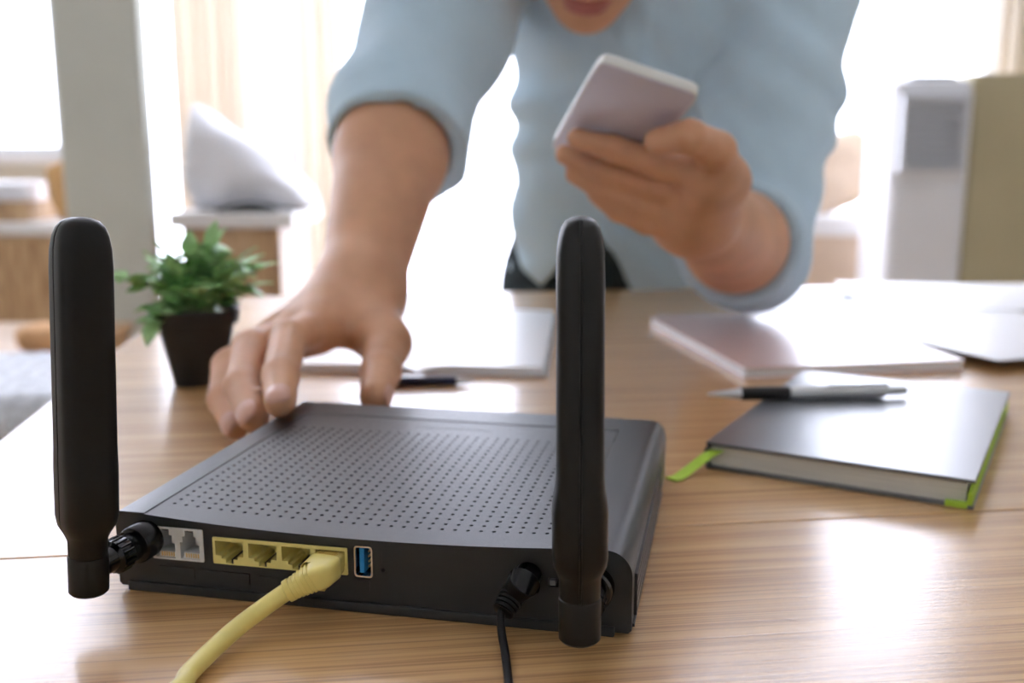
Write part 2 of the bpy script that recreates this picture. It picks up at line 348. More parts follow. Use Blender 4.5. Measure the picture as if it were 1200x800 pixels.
# raised grille on the right flank
fl = MB(); vy0, vz0, vp = .008, .0052, .0040
for i in range(32):
    for j in range(4):
        cy, cz = vy0+vp*(i+.5), vz0+vp*(j+.5)
        vo = [(cy+vp/2*p, cz+vp/2*q) for p, q in sq]; vi = [(cy+.0013*p, cz+.0013*q) for p, q in octs]
        fl.add([(RW+.0011, a, b) for a, b in vo+vi]+[(RW-.0001, a, b) for a, b in vi], [(k, (k+1) % 8, 8+(k+1) % 8, 8+k) for k in range(8)]+[(8+k, 8+(k+1) % 8, 16+(k+1) % 8, 16+k) for k in range(8)])
yy, zz = vy0+32*vp, vz0+4*vp
for p, q in (((vy0, vz0), (yy, vz0)), ((yy, vz0), (yy, zz)), ((yy, zz), (vy0, zz)), ((vy0, zz), (vy0, vz0))):
    fl.add([(RW+.0011, *p), (RW+.0011, *q), (RW-.0001, *q), (RW-.0001, *p)], [(0, 1, 2, 3)])
fl.build('side_vent', 'router', router)
MB().box((RW-.0002, .003, .0030), (RW+.0008, .150, .0042), .0002).build('side_vent_ridge', 'router', router)
# telephone jacks
def stepped(cx, z0, z1, w, steps, up):
    pts = []; h = z1-z0
    if up:   # steps at the top corners
        L = [(-w/2, z0)]; n = len(steps)
        left = [(-w/2, z0), (-w/2, z1-h*.42)]
        for s, k in steps: left += [(-w/2*s, z1-h*k[0]), (-w/2*s, z1-h*k[1])]
        pts = left+[(-a, b) for a, b in left[::-1]]
    return [(cx+a, b) for a, b in pts]
jack = MB(); j11 = []
for cx in (.0212, .0316):
    j11.append(stepped(cx, .0149, .0266, .0082, [(.74, (.42, .20)), (.44, (.20, 0))], True))
holes_plate(jack, rrect(*RJ11), j11, -.0004); well(jack, rrect(*RJ11), -.0004, .002, False)
jk = jack.build('telephone_jack_block', 'white_plastic', router)
inn = MB()
for h_ in j11: well(inn, h_, -.0004, .011)
inn.build('jack_cavity', 'jack_inside', jk)
for cx in (.0212, .0316):
    MB().box((cx-.0032, .0006, .0149), (cx+.0038, .008, .0172)).build('contact_comb', 'white_plastic', jk)
    cc = MB()
    for k in range(6): cc.box((cx-.0022+k*.0010, .0003, .0153), (cx-.0018+k*.0010, .0007, .0170))
    cc.build('contact_wires', 'gold', jk)
# ethernet ports: four tab-down openings in one yellow block
eth = MB(); j45 = []
pw = (RJ45[2]-RJ45[0])/4
def rj45(cx):
    z0, z1 = RJ45[1], RJ45[3]; t = z1-.0014; m = z0+.0034
    return [(cx-.0058, t), (cx-.0058, m), (cx-.0034, m), (cx-.0034, m-.0012), (cx-.0016, m-.0012), (cx-.0016, z0+.0004), (cx+.0016, z0+.0004), (cx+.0016, m-.0012), (cx+.0034, m-.0012), (cx+.0034, m), (cx+.0058, m), (cx+.0058, t)]
ecx = [RJ45[0]+pw*(k+.5) for k in range(4)]
j45 = [rj45(c) for c in ecx]
holes_plate(eth, rrect(*RJ45, .0004), j45, -.0004); well(eth, rrect(*RJ45, .0004), -.0004, .002, False)
ek = eth.build('ethernet_port_block', 'yellow', router)
for k in range(4):
    q = MB(); well(q, j45[k], -.0004, .0125); q.build('port_cavity', 'yellow_inside', ek)
    MB().box((ecx[k]+.0008, -.0003, RJ45[1]+.0003), (ecx[k]+.0030, .011, RJ45[1]+.0022)).build('latch_slot', 'router', ek)
# usb socket
usb = MB(); ui = rrect(USB[0]+.0006, USB[1]+.0006, USB[2]-.0006, USB[3]-.0006, .001)
holes_plate(usb, rrect(*USB, .0012), [ui], -.0003); well(usb, ui, -.0003, .010); well(usb, rrect(*USB, .0012), -.0003, .002, False)
uk = usb.build('usb_socket', 'metal', router)
MB().box((USB[0]+.0008, .006, USB[1]+.0008), (USB[2]-.0008, .0095, USB[3]-.0008)).build('socket_floor', 'black_gloss', uk)
MB().box((USB[0]+.0020, .0002, USB[1]+.0016), (USB[0]+.0038, .0090, USB[3]-.0010), .0001).build('blue_tongue', 'blue', uk)
for k in range(4): MB().box((USB[0]+.0044, .003, USB[1]+.0028+k*.0020), (USB[0]+.0049, .0062, USB[1]+.0034+k*.0020)).build('contact', 'gold', uk)
MB().box((.1730, -.0008, .0176), (.1752, .004, .0196), .0003).build('power_button', 'print', router)
for (x0, x1, z0) in ((.0178, .0330, .0068), (.0350, .0560, .0066), (.060, .082, .0062), (.0995, .1045, .0084)):
    MB().box((x0, -.0003, z0), (x1, .0002, z0+.0045), .0001).build('embossed_mark', 'router_dark', router)
MB().box((.1093, -.0001, .0200), (.1097, .0002, .0245)).build('embossed_mark', 'router_dark', router)
# antennas
def antenna(nm, na, nz, ha, hoff, hz, lean, twist, sc=1.0):
    """na,nz connector on the face; ha,hoff hinge place; hz height of the hinge foot"""
    prof = [(0.0, .0, 0)]
    n = 64; rings = []
    zs = [(.0155, .0068, .0068, 2.0), (.0215, .0069, .0069, 2.0), (.0240, .0078, .0075, 2.3), (.0275, .0094, .0088, 3.0), (.031, .0098, .0091, 3.6), (.046, .0098, .0091, 3.8), (.0495, .0098, .0087, 4), (.0535, .0098, .0080, 4.2), (.058, .0097, .0077, 4.4), (.09, .0096, .0076, 4.4), (.122, .0095, .0075, 4.4), (.129, .0093, .0073, 4), (.1335, .0087, .0068, 3.4), (.1365, .0077, .0060, 3), (.1385, .0062, .0048, 2.6), (.1396, .0038, .0029, 2.2), (.1400, .0008, .0007, 2.0)]
    for z, rx, ry, e in zs:
        r = supell(rx, ry, e, n, 0, 0, z)
        g = min(.0009, rx*.4); h1 = min(.0004, ry*.1); h2 = h1*.7     # parting seam on both narrow sides
        r = r[:n//2]+[(-rx, h1, z), (-rx+g, h2, z), (-rx+g, -h2, z), (-rx, -h1, z)]+r[n//2:]+[(rx, -h1, z), (rx-g, -h2, z), (rx-g, h2, z), (rx, h1, z)]
        rings.append(r)
    blade = MB().loft(rings)
    M4 = Matrix.Translation((ha, -hoff, hz)) @ Matrix.Diagonal((1, 1, sc, 1)) @ Matrix.Rotation(lean, 4, 'Y') @ Matrix.Rotation(twist, 4, 'Z')
    blade.v = [tuple(M4 @ Vector(p)) for p in blade.v]
    bo = blade.build('antenna', 'antenna', router, angle=30)
    hb = MB().lathe([(.0050, 0), (.0062, .0003), (.0070, .0012), (.0071, .0145), (.0069, .0152), (.0062, .0156)], 40)
    hb.v = [tuple(M4 @ Vector(p)) for p in hb.v]; hb.build('hinge_barrel', 'antenna', bo, angle=40)
    ax0 = Vector((na, 0, nz)); ax1 = M4 @ Vector((0, 0, .0085)); d = ax1-ax0
    cn = MB().tube([ax0+d*t for t in (-.02, .02, .03, .24, .27, .28, .40, .42, .44, .62, .64, .66, .95)], [.0068, .0068, .0075, .0075, .0070, .0056, .0056, .0060, .0064, .0064, .0058, .0050, .0046], 28)
    cn.build('connector_nut', 'black_gloss', bo, angle=35)
    kn = MB()
    for k in range(18):
        a = 2*math.pi*k/18; t = d.normalized(); n1 = t.orthogonal().normalized(); b1 = t.cross(n1); rr = (n1*math.cos(a)+b1*math.sin(a))*.0064
        kn.tube([ax0+d*.45+rr, ax0+d*.61+rr], .00045, 6)
    kn.build('knurling', 'black_gloss', bo)
antenna('l', .0140, .0225, .0078, .0305, .0125, math.radians(3.4), math.radians(57), .975)
antenna('r', .1890, .0190, .1878, .0270, .0112, math.radians(-.6), math.radians(100))

# ================================================================== ETHERNET CABLE
tcx = ecx[3]; pz = .0192
cab = thing('ethernet_cable', 'yellow network cable plugged into the router', 'cable', RW2(tcx, 0, 0))
def cl(p): return p - RW2(tcx, 0, 0)
def out(o, da=0, dz=0): return cl(RW2(tcx+da, -o, pz+dz))
def boxframe(c0, c1, hw0, hh0, hw1, hh1, e=5, n=28):
    c0, c1 = Vector(c0), Vector(c1); t = (c1-c0).normalized(); sx = t.cross(Vector((0, 0, 1))).normalized(); uz = sx.cross(t); r = []
    for c, a, b in ((c0, hw0, hh0), (c1, hw1, hh1)): r.append([tuple(c+sx*x+uz*y) for x, y, _ in supell(a, b, e, n)])
    return r
pl = MB().loft(boxframe(out(-.010), out(.0075), .0054, .0036, .0057, .0040, 8)).build('plug', 'clear', cab, angle=40)
MB().box(*[(min(p, q)) for p, q in []]) if False else None
lt = MB().loft(boxframe(out(-.006, 0, -.0044), out(.011, 0, -.0066), .0022, .0005, .0020, .0005, 6)).build('latch_tab', 'clear', pl, angle=40)
pins = MB()
for k in range(8): pins.loft(boxframe(out(-.002, -.0036+k*.00102, .0037), out(.0035, -.0036+k*.00102, .0041), .0002, .0002, .0002, .0002, 4, 8))
pins.build('contact_pins', 'gold', pl)
p0 = Vector(out(.0045)); p1 = Vector(out(.0125, -.0006, -.0003)); p3 = Vector(cl(G(336, 693, .0135))); p2 = p1.lerp(p3, .82)
boot = MB(); secs = []
def sec(c, t, a, b, e):
    t = t.normalized(); sx = t.cross(Vector((0, 0, 1))).normalized(); uz = sx.cross(t); return [tuple(c+sx*x+uz*y) for x, y, _ in supell(a, b, e, 32)]
secs = [sec(p0, p1-p0, .0056, .0041, 6), sec(p0.lerp(p1, .05), p1-p0, .0062, .0048, 5), sec(p1, p1-p0, .0060, .0048, 4)]
nrib = 6
for k in range(nrib):
    t = k/nrib
    a = .0060*(1-t)+.0041*t; b = .0048*(1-t)+.0040*t; e = 4*(1-t)+2.2*t
    for dt, g in ((.02, 1.0), (.55, 1.0), (.62, .90), (.94, .90)):
        q = (k+dt)/nrib; secs.append(sec(p1.lerp(p2, q), p2-p1, a*g, b*g, e))
secs += [sec(p2, p3-p1, .0043, .0043, 2.1), sec(p3, p3-p2, .0042, .0042, 2), sec(p3+(p3-p2)*.1, p3-p2, .0036, .0036, 2)]
boot.loft(secs).build('strain_boot', 'yellow_cable', cab, angle=35)
tr = .0033
path = [p3-(p3-p2)*.5, p3+(p3-p2)*.3]
for u, v, z in ((310, 711, .0105), (278, 735, .0070), (248, 762, .0046), (222, 788, .0036), (200, 814, tr)): path.append(Vector(cl(G(u, v, z))))
path += [Vector(cl(V3(-.126, .262, tr))), Vector(cl(V3(-.150, .225, tr))), Vector(cl(V3(-.185, .205, tr)))]
MB().tube(spline(path, 10), tr, 20).build('cable', 'yellow_cable', cab, smooth=True)

# ================================================================== POWER CORD
pcd = thing('power_cord', 'thin black power cord with ribbed plug in the router', 'power cord', RW2(.165, 0, 0))
def pc(p): return Vector(p - RW2(.165, 0, 0))
q0 = pc(RW2(.165, .004, .0205)); q1 = pc(RW2(.1645, -.0045, .0198)); q2 = pc(G(603, 694, .0150)); q3 = pc(G(589, 717, .0100))
MB().tube([q0, q0.lerp(q1, .9), q1, q1+(q2-q1)*.04], [.0044, .0044, .0062, .0058], 26).build('plug_collar', 'black_gloss', pcd, angle=35)
MB().tube([q1, q1.lerp(q2, .05), q1.lerp(q2, .75), q2], [.0056, .0060, .0050, .0046], 26).build('plug_body', 'black', pcd, angle=35)
sr = []; rr = []
for k in range(5):
    for dt, g in ((0, 1), (.5, 1), (.56, .74), (.96, .74)):
        t = (k+dt)/5; sr.append(q2.lerp(q3, t)); rr.append((.0048-.0008*t)*g)
sr.append(q3); rr.append(.0042); sr.append(q3+(q3-q2)*.03); rr.append(.0034)
MB().tube(sr, rr, 22).build('strain_relief', 'black', pcd, angle=35)
cr = .0015
path = [q3-(q3-q2)*.1, q3+(q3-q2)*.15]
for u, v, z in ((588, 742, .0045), (592, 765, .0018), (596, 800, cr), (598, 820, cr)): path.append(pc(G(u, v, z)))
path += [pc(V3(.004, .25, cr)), pc(V3(.0, .215, cr))]
MB().tube(spline(path, 8), cr, 14).build('cord', 'black', pcd, smooth=True)

# ================================================================== NOTEBOOK AND PEN
NY = math.radians(-29.6); NL = V3(.1055, .5365, 0); NW, ND, NH = .1345, .2095, .0150
nb = thing('notebook', 'dark grey hardcover notebook with lime elastic lying under the pen', 'notebook', NL, NY)
MB().box((0, 0, 0), (NW, ND, .0019), .0005).build('back_cover', 'cover_edge', nb)
MB().box((0, 0, NH-.0019), (NW, ND, NH), .0005).build('front_cover', 'cover', nb)
sp = [[(.0014-.0026*math.sin(math.pi*t), y, .0005+(NH-.001)*t) for t in np.linspace(0, 1, 9)]+[(.0026-.0022*math.sin(math.pi*t), y, .0005+(NH-.001)*t) for t in np.linspace(1, 0, 9)] for y in (0, ND)]
MB().loft(sp).build('spine', 'cover_edge', nb, angle=50)
MB().box((.002, .003, .0018), (NW-.004, ND-.003, NH-.0018)).build('page_block', 'pages', nb)
eb = MB(); eb.box((NW-.0030, -.0006, .0022), (NW-.0006, ND+.0006, .0085), .0004); eb.box((NW-.013, -.0010, .0004), (NW-.0028, .0030, .0032), .0004)
eb.build('elastic_band', 'lime', nb)
rb = MB()
rp = [NL*0+V3(.006, .004, .0100), V3(.003, -.004, .0088), V3(-.002, -.014, .0042), V3(-.006, -.024, .0008), V3(-.0085, -.030, .0006)]
pp = spline(rp, 6)
rb.loft([[(p[0]-.0034, p[1]+.0012, p[2]), (p[0]+.0034, p[1]-.0012, p[2]), (p[0]+.0034, p[1]-.0012, p[2]+.0006), (p[0]-.0034, p[1]+.0012, p[2]+.0006)] for p in pp])
rb.build('ribbon_bookmark', 'lime', nb)
pt, pe = G(829, 462, NH+.0045), G(1062, 457, NH+.0045)
dv = pe-pt; plen = float(np.linalg.norm(dv))
pen = thing('ballpoint_pen', 'silver ballpoint pen with black grip lying across the notebook', 'pen', (pt[0], pt[1], NH), math.atan2(dv[1], dv[0]))
def along(prof): return [(x, 0, .0045) for x, r in prof], [r for x, r in prof]
def penpart(nm, prof, m, n=22):
    a, b = along(prof); return MB().tube(a, b, n).build(nm, m, pen, angle=35)
penpart('tip', [(0, .0006), (.002, .0012), (.003, .0014), (.020, .0036), (.0215, .0038)], 'silver')
penpart('grip', [(.0212, .0040), (.024, .0043), (.050, .0044), (.0525, .0043)], 'black')
penpart('barrel', [(.0522, .0042), (.0535, .0045), (plen-.018, .0044), (plen-.015, .0040)], 'silver')
penpart('push_button', [(plen-.016, .0030), (plen-.004, .0028), (plen, .0022)], 'silver')
MB().box((plen-.052, -.0015, .0087), (plen-.014, .0015, .0098), .0003).box((plen-.017, -.0015, .0050), (plen-.013, .0015, .0092)).build('clip', 'silver', pen)

# ================================================================== PINK SPIRAL NOTEBOOK, PAPERS, OPEN BOOK, MUG
pA, pB, pD = G(872, 444), G(1130, 434), G(818, 378)
ux = (pB-pA); pwid = np.linalg.norm(ux); pyaw = math.atan2(ux[1], ux[0]); pdep = .242
pk = thing('spiral_notebook', 'pink covered spiral notebook partly under white sheets', 'notebook', pA, pyaw)
MB().box((0, 0, 0), (pwid, pdep, .0010), .0002).build('back_cover', 'pink', pk)
MB().box((.0015, .0015, .0010), (pwid-.0015, pdep-.002, .0075)).build('page_block', 'paper', pk)
MB().box((0, 0, .0075), (pwid, pdep, .0087), .0003).build('front_cover', 'pink', pk)
for k in range(24):
    x = .008+k*(pwid-.016)/23
    MB().tube([(x, pdep-.004+.0065*math.cos(t), max(.0007, .0062+.0055*math.sin(t))) for t in np.linspace(-2.6, 2.6, 12)], .0006, 6).build('wire_ring', 'metal', pk, smooth=True)
def sheet(nm, label, cx, cy, w_, d_, z, yaw, t=.0004, curl=.0):
    mb = MB(); n = 12; up = []; 
    for i in range(n+1):
        x = -w_/2+w_*i/n; zz = curl*max(0, (i/n-.55)/.45)**2
        up.append([(x, -d_/2, zz), (x, d_/2, zz), (x, d_/2, zz+t), (x, -d_/2, zz+t)])
    mb.loft(up); o = mb.build(nm, 'paper', loc=(cx, cy, z), rotz=yaw, angle=30); return tag(o, label, 'paper', 'white sheets beyond the pink notebook')
sheet('paper_sheet', 'white paper sheet lying across the pink notebook', .425, .955, .21, .297, .0089, math.radians(20))
sheet('paper_sheet', 'white paper sheet lying flat between the pink notebook and the air cooler', .40, 1.155, .297, .19, .0, math.radians(9), .0006)
sheet('paper_sheet', 'topmost white paper sheet with raised corner beyond the pink notebook', .53, 1.13, .297, .21, .0098, math.radians(-8), .0004, .008)
ob = thing('open_notebook', 'open blank white notebook behind the router beside the hand', 'notebook', (-.073, .772, 0), math.radians(-4))
MB().box((-.115, -.003, 0), (.100, .283, .0018), .0005).build('cover', 'silver', ob)
for sgn, x0, x1 in ((-1, -.112, 0), (1, 0, .097)):
    rings = []
    for y in (0, .28):
        xs = np.linspace(x0, x1, 13); z = [.0022+.0058*(min(1, abs(x)/.02)**.5)*(1-.35*(abs(x)/.112)**2) for x in xs]
        rings.append([(x, y, .0018) for x in xs]+[(x, y, zz) for x, zz in zip(xs[::-1], z[::-1])])
    MB().loft(rings).build('pages', 'paper', ob, angle=40)
p2a, p2b = G(440, 446, .003), G(556, 445, .003); dd = p2b-p2a; l2 = float(np.linalg.norm(dd))
pen2 = thing('dark_pen', 'dark navy pen lying along the front of the open notebook', 'pen', (p2a[0], p2a[1]-.004, 0), math.atan2(dd[1], dd[0]))
MB().tube([(x, 0, .0035) for x in (0, .002, l2-.014, l2-.013)], [.0028, .0035, .0035, .003], 18).build('barrel', 'navy', pen2, angle=35)
MB().tube([(x, 0, .0035) for x in (l2-.0132, l2-.003, l2)], [.003, .0012, .0005], 18).build('tip', 'silver', pen2, angle=35)
MB().box((.004, -.0012, .0066), (.036, .0012, .0074)).build('clip', 'silver', pen2)
mg = thing('mug', 'plain white mug at the right side of the desk', 'mug', (.478, .80, 0), math.radians(60))
MB().lathe([(.028, 0), (.032, .002), (.036, .012), (.0375, .05), (.038, .088), (.0372, .0895), (.0362, .088), (.0352, .05), (.0335, .012), (.02, .006), (.001, .005)], 40).build('cup', 'ceramic', mg, angle=50)
MB().tube([(.036+.024*math.sin(t), 0, .045-.026*math.cos(t)) for t in np.linspace(.05, math.pi-.05, 14)], [.0045]*14, 12).build('handle', 'ceramic', mg, smooth=True)

# ================================================================== POTTED PLANT
pb_ = V3(-.2335, .745, 0)
plant = thing('potted_plant', 'small leafy green plant in a tapered black plastic pot', 'plant', pb_, math.radians(20))
def prr(r, z): return supell(r, r, 5, 44, 0, 0, z)
MB().loft([prr(.0165, 0), prr(.0178, .001), prr(.0272, .047), prr(.0300, .0475), prr(.0315, .0565), prr(.0308, .0575), prr(.0290, .057), prr(.0270, .048), prr(.002, .047)]).build('pot', 'pot', plant, angle=40)
sl = MB(); n = 12; vv = []; ff = []
for i in range(n+1):
    for j in range(n+1):
        vv.append((-.024+.048*i/n, -.024+.048*j/n, .050+.003*random.random()))
for i in range(n):
    for j in range(n): ff.append((i*(n+1)+j, (i+1)*(n+1)+j, (i+1)*(n+1)+j+1, i*(n+1)+j+1))
sl.add(vv, ff).build('soil', 'soil', plant, smooth=True)
def leaf_mesh(nm, L, W, m):
    v = []; f = []; n = 7
    for i in range(n):
        t = i/(n-1); w_ = W*math.sin(math.pi*min(.985, (.06+.94*t))**.85)+.0003; z = -.25*L*t*t
        for q in (-1, 0, 1): v.append((L*t, q*w_, z+(.0012 if q else 0)))
        for q in (-1, 0, 1): v.append((L*t, q*w_, z+(.0012 if q else 0)-.0003))
    for i in range(n-1):
        a = i*6; b = a+6
        f += [(a, b, b+1, a+1), (a+1, b+1, b+2, a+2), (a+3, a+4, b+4, b+3), (a+4, a+5, b+5, b+4), (a, a+3, b+3, b), (a+2, b+2, b+5, a+5)]
    o = mk(nm, v, f, m, plant, smooth=True); return o
lp = [leaf_mesh('leaf', .018, .0066, 'leaf'), leaf_mesh('leaf', .015, .0060, 'leaf2'), leaf_mesh('leaf', .020, .0064, 'leaf2')]
used = [0, 0, 0]
def place_leaf(pos, az, el, k, s, roll=0):
    if used[k] == 0: o = lp[k]; used[k] = 1
    else: o = lp[k].copy(); C.objects.link(o); o.parent = plant
    o.location = pos; o.rotation_euler = (roll, -el, az); o.scale = (s, s, s)
stems = []
for i in range(24):
    a = random.random()*2*math.pi; sp_ = random.uniform(.1, .85); hgt = random.uniform(.018, .044)*(1.12-.4*sp_)
    bx_, by_ = .010*math.cos(a)*random.random(), .010*math.sin(a)*random.random()
    ex, ey = bx_+.036*sp_*math.cos(a)+.008, by_+.030*sp_*math.sin(a)
    stems.append(((bx_, by_, .048), (bx_*.4+ex*.45, by_*.4+ey*.45, .05+hgt*.62), (ex, ey, .05+hgt)))
stems.append(((-.010, -.006, .048), (-.024, -.012, .072), (-.046, -.020, .081)))     # long sprig to the left
stems.append(((-.014, -.010, .048), (-.024, -.020, .058), (-.028, -.027, .052)))     # sprig hanging over the rim
stems.append(((.004, 0, .048), (.012, .004, .085), (.014, .006, .100)))
for a, b, c in stems:
    pth = spline([a, b, c], 6); MB().tube(pth, [.0010-.0005*i/len(pth) for i in range(len(pth))], 6).build('stem', 'stem', plant, smooth=True)
    for i in range(3, len(pth)):
        for q in range(1 if i < 7 else 2):
            p = pth[i]; az = random.random()*2*math.pi
            place_leaf(tuple(p), az, random.uniform(-.2, .7), random.choice((0, 0, 1, 2)), random.uniform(.6, 1.0), random.uniform(-.5, .5))
    p = pth[-1]; d = np.array(c)-np.array(b)
    place_leaf(tuple(p), math.atan2(d[1], d[0]), math.asin(max(-1, min(1, d[2]/np.linalg.norm(d)))), 2, 1.0)

# ================================================================== FURNITURE BEHIND
def at(u, v, Y): return P(u, v, Y)
def pillow(name, label, m, loc, sx, sy, sz, rot, cat='cushion'):
    n = 20; v = []; f = []
    for s in (1, -1):
        for i in range(n+1):
            for j in range(n+1):
                a, b = 2*i/n-1, 2*j/n-1; h = ((1-abs(a)**2.6)*(1-abs(b)**2.6))**.42; pin = 1-.10*(1-h)*(abs(a*b))**.5
                v.append((sx*a*(1-.10*b*b)*pin, sy*b*(1-.10*a*a)*pin, s*sz*h*(1+.06*math.sin(5*a+3*b))))
    k = (n+1)**2
    for s in (0, 1):
        for i in range(n):
            for j in range(n): q = s*k+i*(n+1)+j; f.append((q, q+n+1, q+n+2, q+1))
    R = Matrix.Rotation(rot[2], 3, 'Z') @ Matrix.Rotation(rot[1], 3, 'Y') @ Matrix.Rotation(rot[0], 3, 'X')
    v = [tuple(R @ Vector(p)) for p in v]; zm = min(p[2] for p in v); v = [(p[0], p[1], p[2]-zm) for p in v]
    me = bpy.data.meshes.new(name); me.from_pydata(v, [], f); bm = bmesh.new(); bm.from_mesh(me); bmesh.ops.remove_doubles(bm, verts=bm.verts, dist=1e-4); bmesh.ops.recalc_face_normals(bm, faces=bm.faces); bm.to_mesh(me); bm.free()
    return tag(fin(name, me, m, None, True, loc), label, cat)
# sideboard under the left window
YS = 3.05; st = at(40, 262, YS)[2]; sx1 = at(92, 300, YS)[0]; sx0 = -2.35
sb = thing('sideboard', 'brown wooden sideboard with a white top under the window', 'sideboard', ((sx0+sx1)/2, YS+.2, -T))
hw = (sx1-sx0)/2; hs = st+T
MB().box((-hw+.01, -.19, .05), (hw-.01, .2, hs-.035), .004).build('body', 'oak', sb)
MB().box((-hw, -.2, hs-.035), (hw, .21, hs), .004).build('top', 'whitewood', sb)
for k in range(2):
    dr = MB().box((-hw+.02+k*(hw-.02), -.205, .07), (-.008+k*(hw-.008), -.19, hs-.05), .003).build('door', 'oak', sb)
    MB().box((-.06+k*.10, -.222, hs*.55), (-.045+k*.10, -.205, hs*.55+.12), .003).build('handle', 'metal', dr)
for a in (-hw+.06, hw-.06):
    for b in (-.15, .16): MB().box((a-.02, b-.02, 0), (a+.02, b+.02, .05), .003).build('foot', 'oak', sb)
wb0, wb1 = at(-60, 258, YS+.1), at(34, 236, YS+.1)
cr_ = thing('wooden_tray', 'shallow wooden tray standing on the white topped sideboard', 'tray', ((wb0[0]+wb1[0])/2, YS+.2, st))
tw = (wb1[0]-wb0[0])/2; th = wb1[2]-st
MB().box((-tw, -.12, 0), (tw, .12, .008), .002).build('base', 'tan', cr_)
for q in (-1, 1):
    MB().box((-tw, q*.12-.006, 0), (tw, q*.12+.006, th), .002).build('side_rail', 'oak', cr_)
    MB().box((q*tw-.006, -.12, 0), (q*tw+.006, .12, th), .002).build('end_rail', 'oak', cr_)
t1 = at(50, 213, YS+.2)[2]
tw_ = MB()
for k in range(3): tw_.loft([supell(tw*.98, z_r, 6, 40, 0, 0, z0) for z0, z_r in ((k*(t1-st-th)/3+.0005, .108), (k*(t1-st-th)/3+.004, .114), ((k+1)*(t1-st-th)/3-.004, .114), ((k+1)*(t1-st-th)/3, .108))])
tag(tw_.build('folded_towels', 'whitecloth', loc=((wb0[0]+wb1[0])/2, YS+.2, st+th), angle=50), 'white folded cloth stack resting on the wooden tray', 'towel')
pillow('tan_cushion', 'tan round cornered cushion standing on the sideboard by the column', 'tan', (at(72, 220, YS+.15)[0]+.035, YS+.17, st), .085, .10, .045, (math.radians(74), math.radians(-14), math.radians(15)))
# grey knit cushion on dark stool beside the desk
sz = -.175
stl = thing('stool', 'dark upholstered stool beside the left end of the desk', 'stool', (-.78, 1.46, -T), math.radians(6))
MB().box((-.24, -.17, .42), (.20, .16, T+sz-.03), .02).build('seat', 'dark_fabric', stl, angle=40)
for a in (-.20, .16):
    for b in (-.13, .12): MB().tube([(a*1.05, b*1.05, 0), (a, b, .43)], [.014, .018], 14).build('leg', 'black', stl, angle=40)
kn = MB(); n = 48; rings = []
def knz(a, b): return .012*math.sin(a*70+b*25)*math.sin(b*60)*.25
ku = []
vv = []; ff = []; nx, ny = 60, 40
for i in range(nx+1):
    for j in range(ny+1):
        a = -1+2*i/nx; b = -1+2*j/ny; e = max(abs(a), abs(b))
        h = .055*(1-max(0, (abs(a)-.8)/.2)**2*.7)*(1-max(0, (abs(b)-.8)/.2)**2*.7)
        vv.append((-.02+.24*a, .18*b+.006*math.sin(a*40)*(1 if abs(b) > .97 else 0), h+.0025*math.sin(38*a+20*b)*math.sin(20*b-9*a)))
for i in range(nx):
    for j in range(ny): q = i*(ny+1)+j; ff.append((q, q+ny+1, q+ny+2, q+1))
k0 = len(vv); per = [i*(ny+1) for i in range(nx+1)]+[nx*(ny+1)+j for j in range(1, ny+1)]+[i*(ny+1)+ny for i in range(nx-1, -1, -1)]+[j for j in range(ny-1, 0, -1)]
vv += [(vv[i][0], vv[i][1], .0) for i in per]; m_ = len(per)
ff += [(per[i], per[(i+1) % m_], k0+(i+1) % m_, k0+i) for i in range(m_)]+[tuple(k0+i for i in range(m_))]
tag(mk('knit_cushion', vv, ff, 'knit', None, True, (-.78, 1.46, sz-.03), math.radians(6)), 'grey knitted cushion on the dark stool', 'cushion')
lowc = thing('low_cabinet', 'low brown wooden chest behind the grey cushion', 'chest', (at(66, 410, 2.13)[0]-.18, 2.35, -T))
lz = at(50, 411, 2.2)[2]+T
pillow('peach_cushion', 'small peach cushion lying on the floor cabinet behind the stool', 'peach', (at(50, 408, 2.2)[0], 2.2, lz-T), .055, .05, .03, (0, 0, .3))
MB().box((-.35, -.22, .03), (.17, .22, lz-.02), .006).build('body', 'oak', lowc)
MB().box((-.36, -.23, lz-.02), (.18, .23, lz), .004).build('lid', 'oak', lowc)
for a in (-.31, .13):
    for b in (-.18, .18): MB().box((a-.02, b-.02, 0), (a+.02, b+.02, .03), .002).build('foot', 'oak', lowc)
# white topped wooden cabinet with white pillow behind the plant
YB = 2.7; c0, c1 = at(214, 300, YB), at(328, 300, YB); zb = at(270, 249, YB)[2]
cb = thing('wooden_cabinet', 'pale wooden cabinet with thick white top behind the plant', 'cabinet', ((c0[0]+c1[0])/2, YB+.2, -T))
hw = (c1[0]-c0[0])/2; hs = zb+T
MB().box((-hw, -.19, .04), (hw, .2, hs-.04), .003).build('body', 'oak', cb)
MB().box((-hw-.03, -.21, hs-.04), (hw+.04, .21, hs), .006).build('top', 'whitewood', cb)
for a in (-hw+.03, hw-.03):
    for b in (-.15, .16): MB().box((a-.02, b-.02, 0), (a+.02, b+.02, .04), .002).build('foot', 'oak', cb)
MB().box((-hw+.012, -.197, .06), (hw-.012, -.19, hs-.055), .002).build('door', 'oak', cb)
wp = at(268, 250, YB); vv = []; ff = []; n = 26
for i in range(n+1):                       # slumped pillow: high at its left end, running out to the right
    t = i/n; hgt = (.27*(1-t)**.8+.03)*min(1, (t+.02)/.10)**.5*min(1, (1.02-t)/.06)**.5; dp = .13*math.sin(math.pi*min(1, .12+.8*t))**.4
    for j in range(24):
        a = 2*math.pi*j/24; r1 = math.copysign(abs(math.cos(a))**.8, math.cos(a)); r2 = math.copysign(abs(math.sin(a))**.75, math.sin(a))
        vv.append((-.145+.33*t+.01*math.sin(7*t+2*a), dp*r1*(1+.05*math.sin(9*t+3*a)), max(0, hgt*.5*(1+r2)+.006*math.sin(11*t+4*a)*(1 if r2 > 0 else 0))))
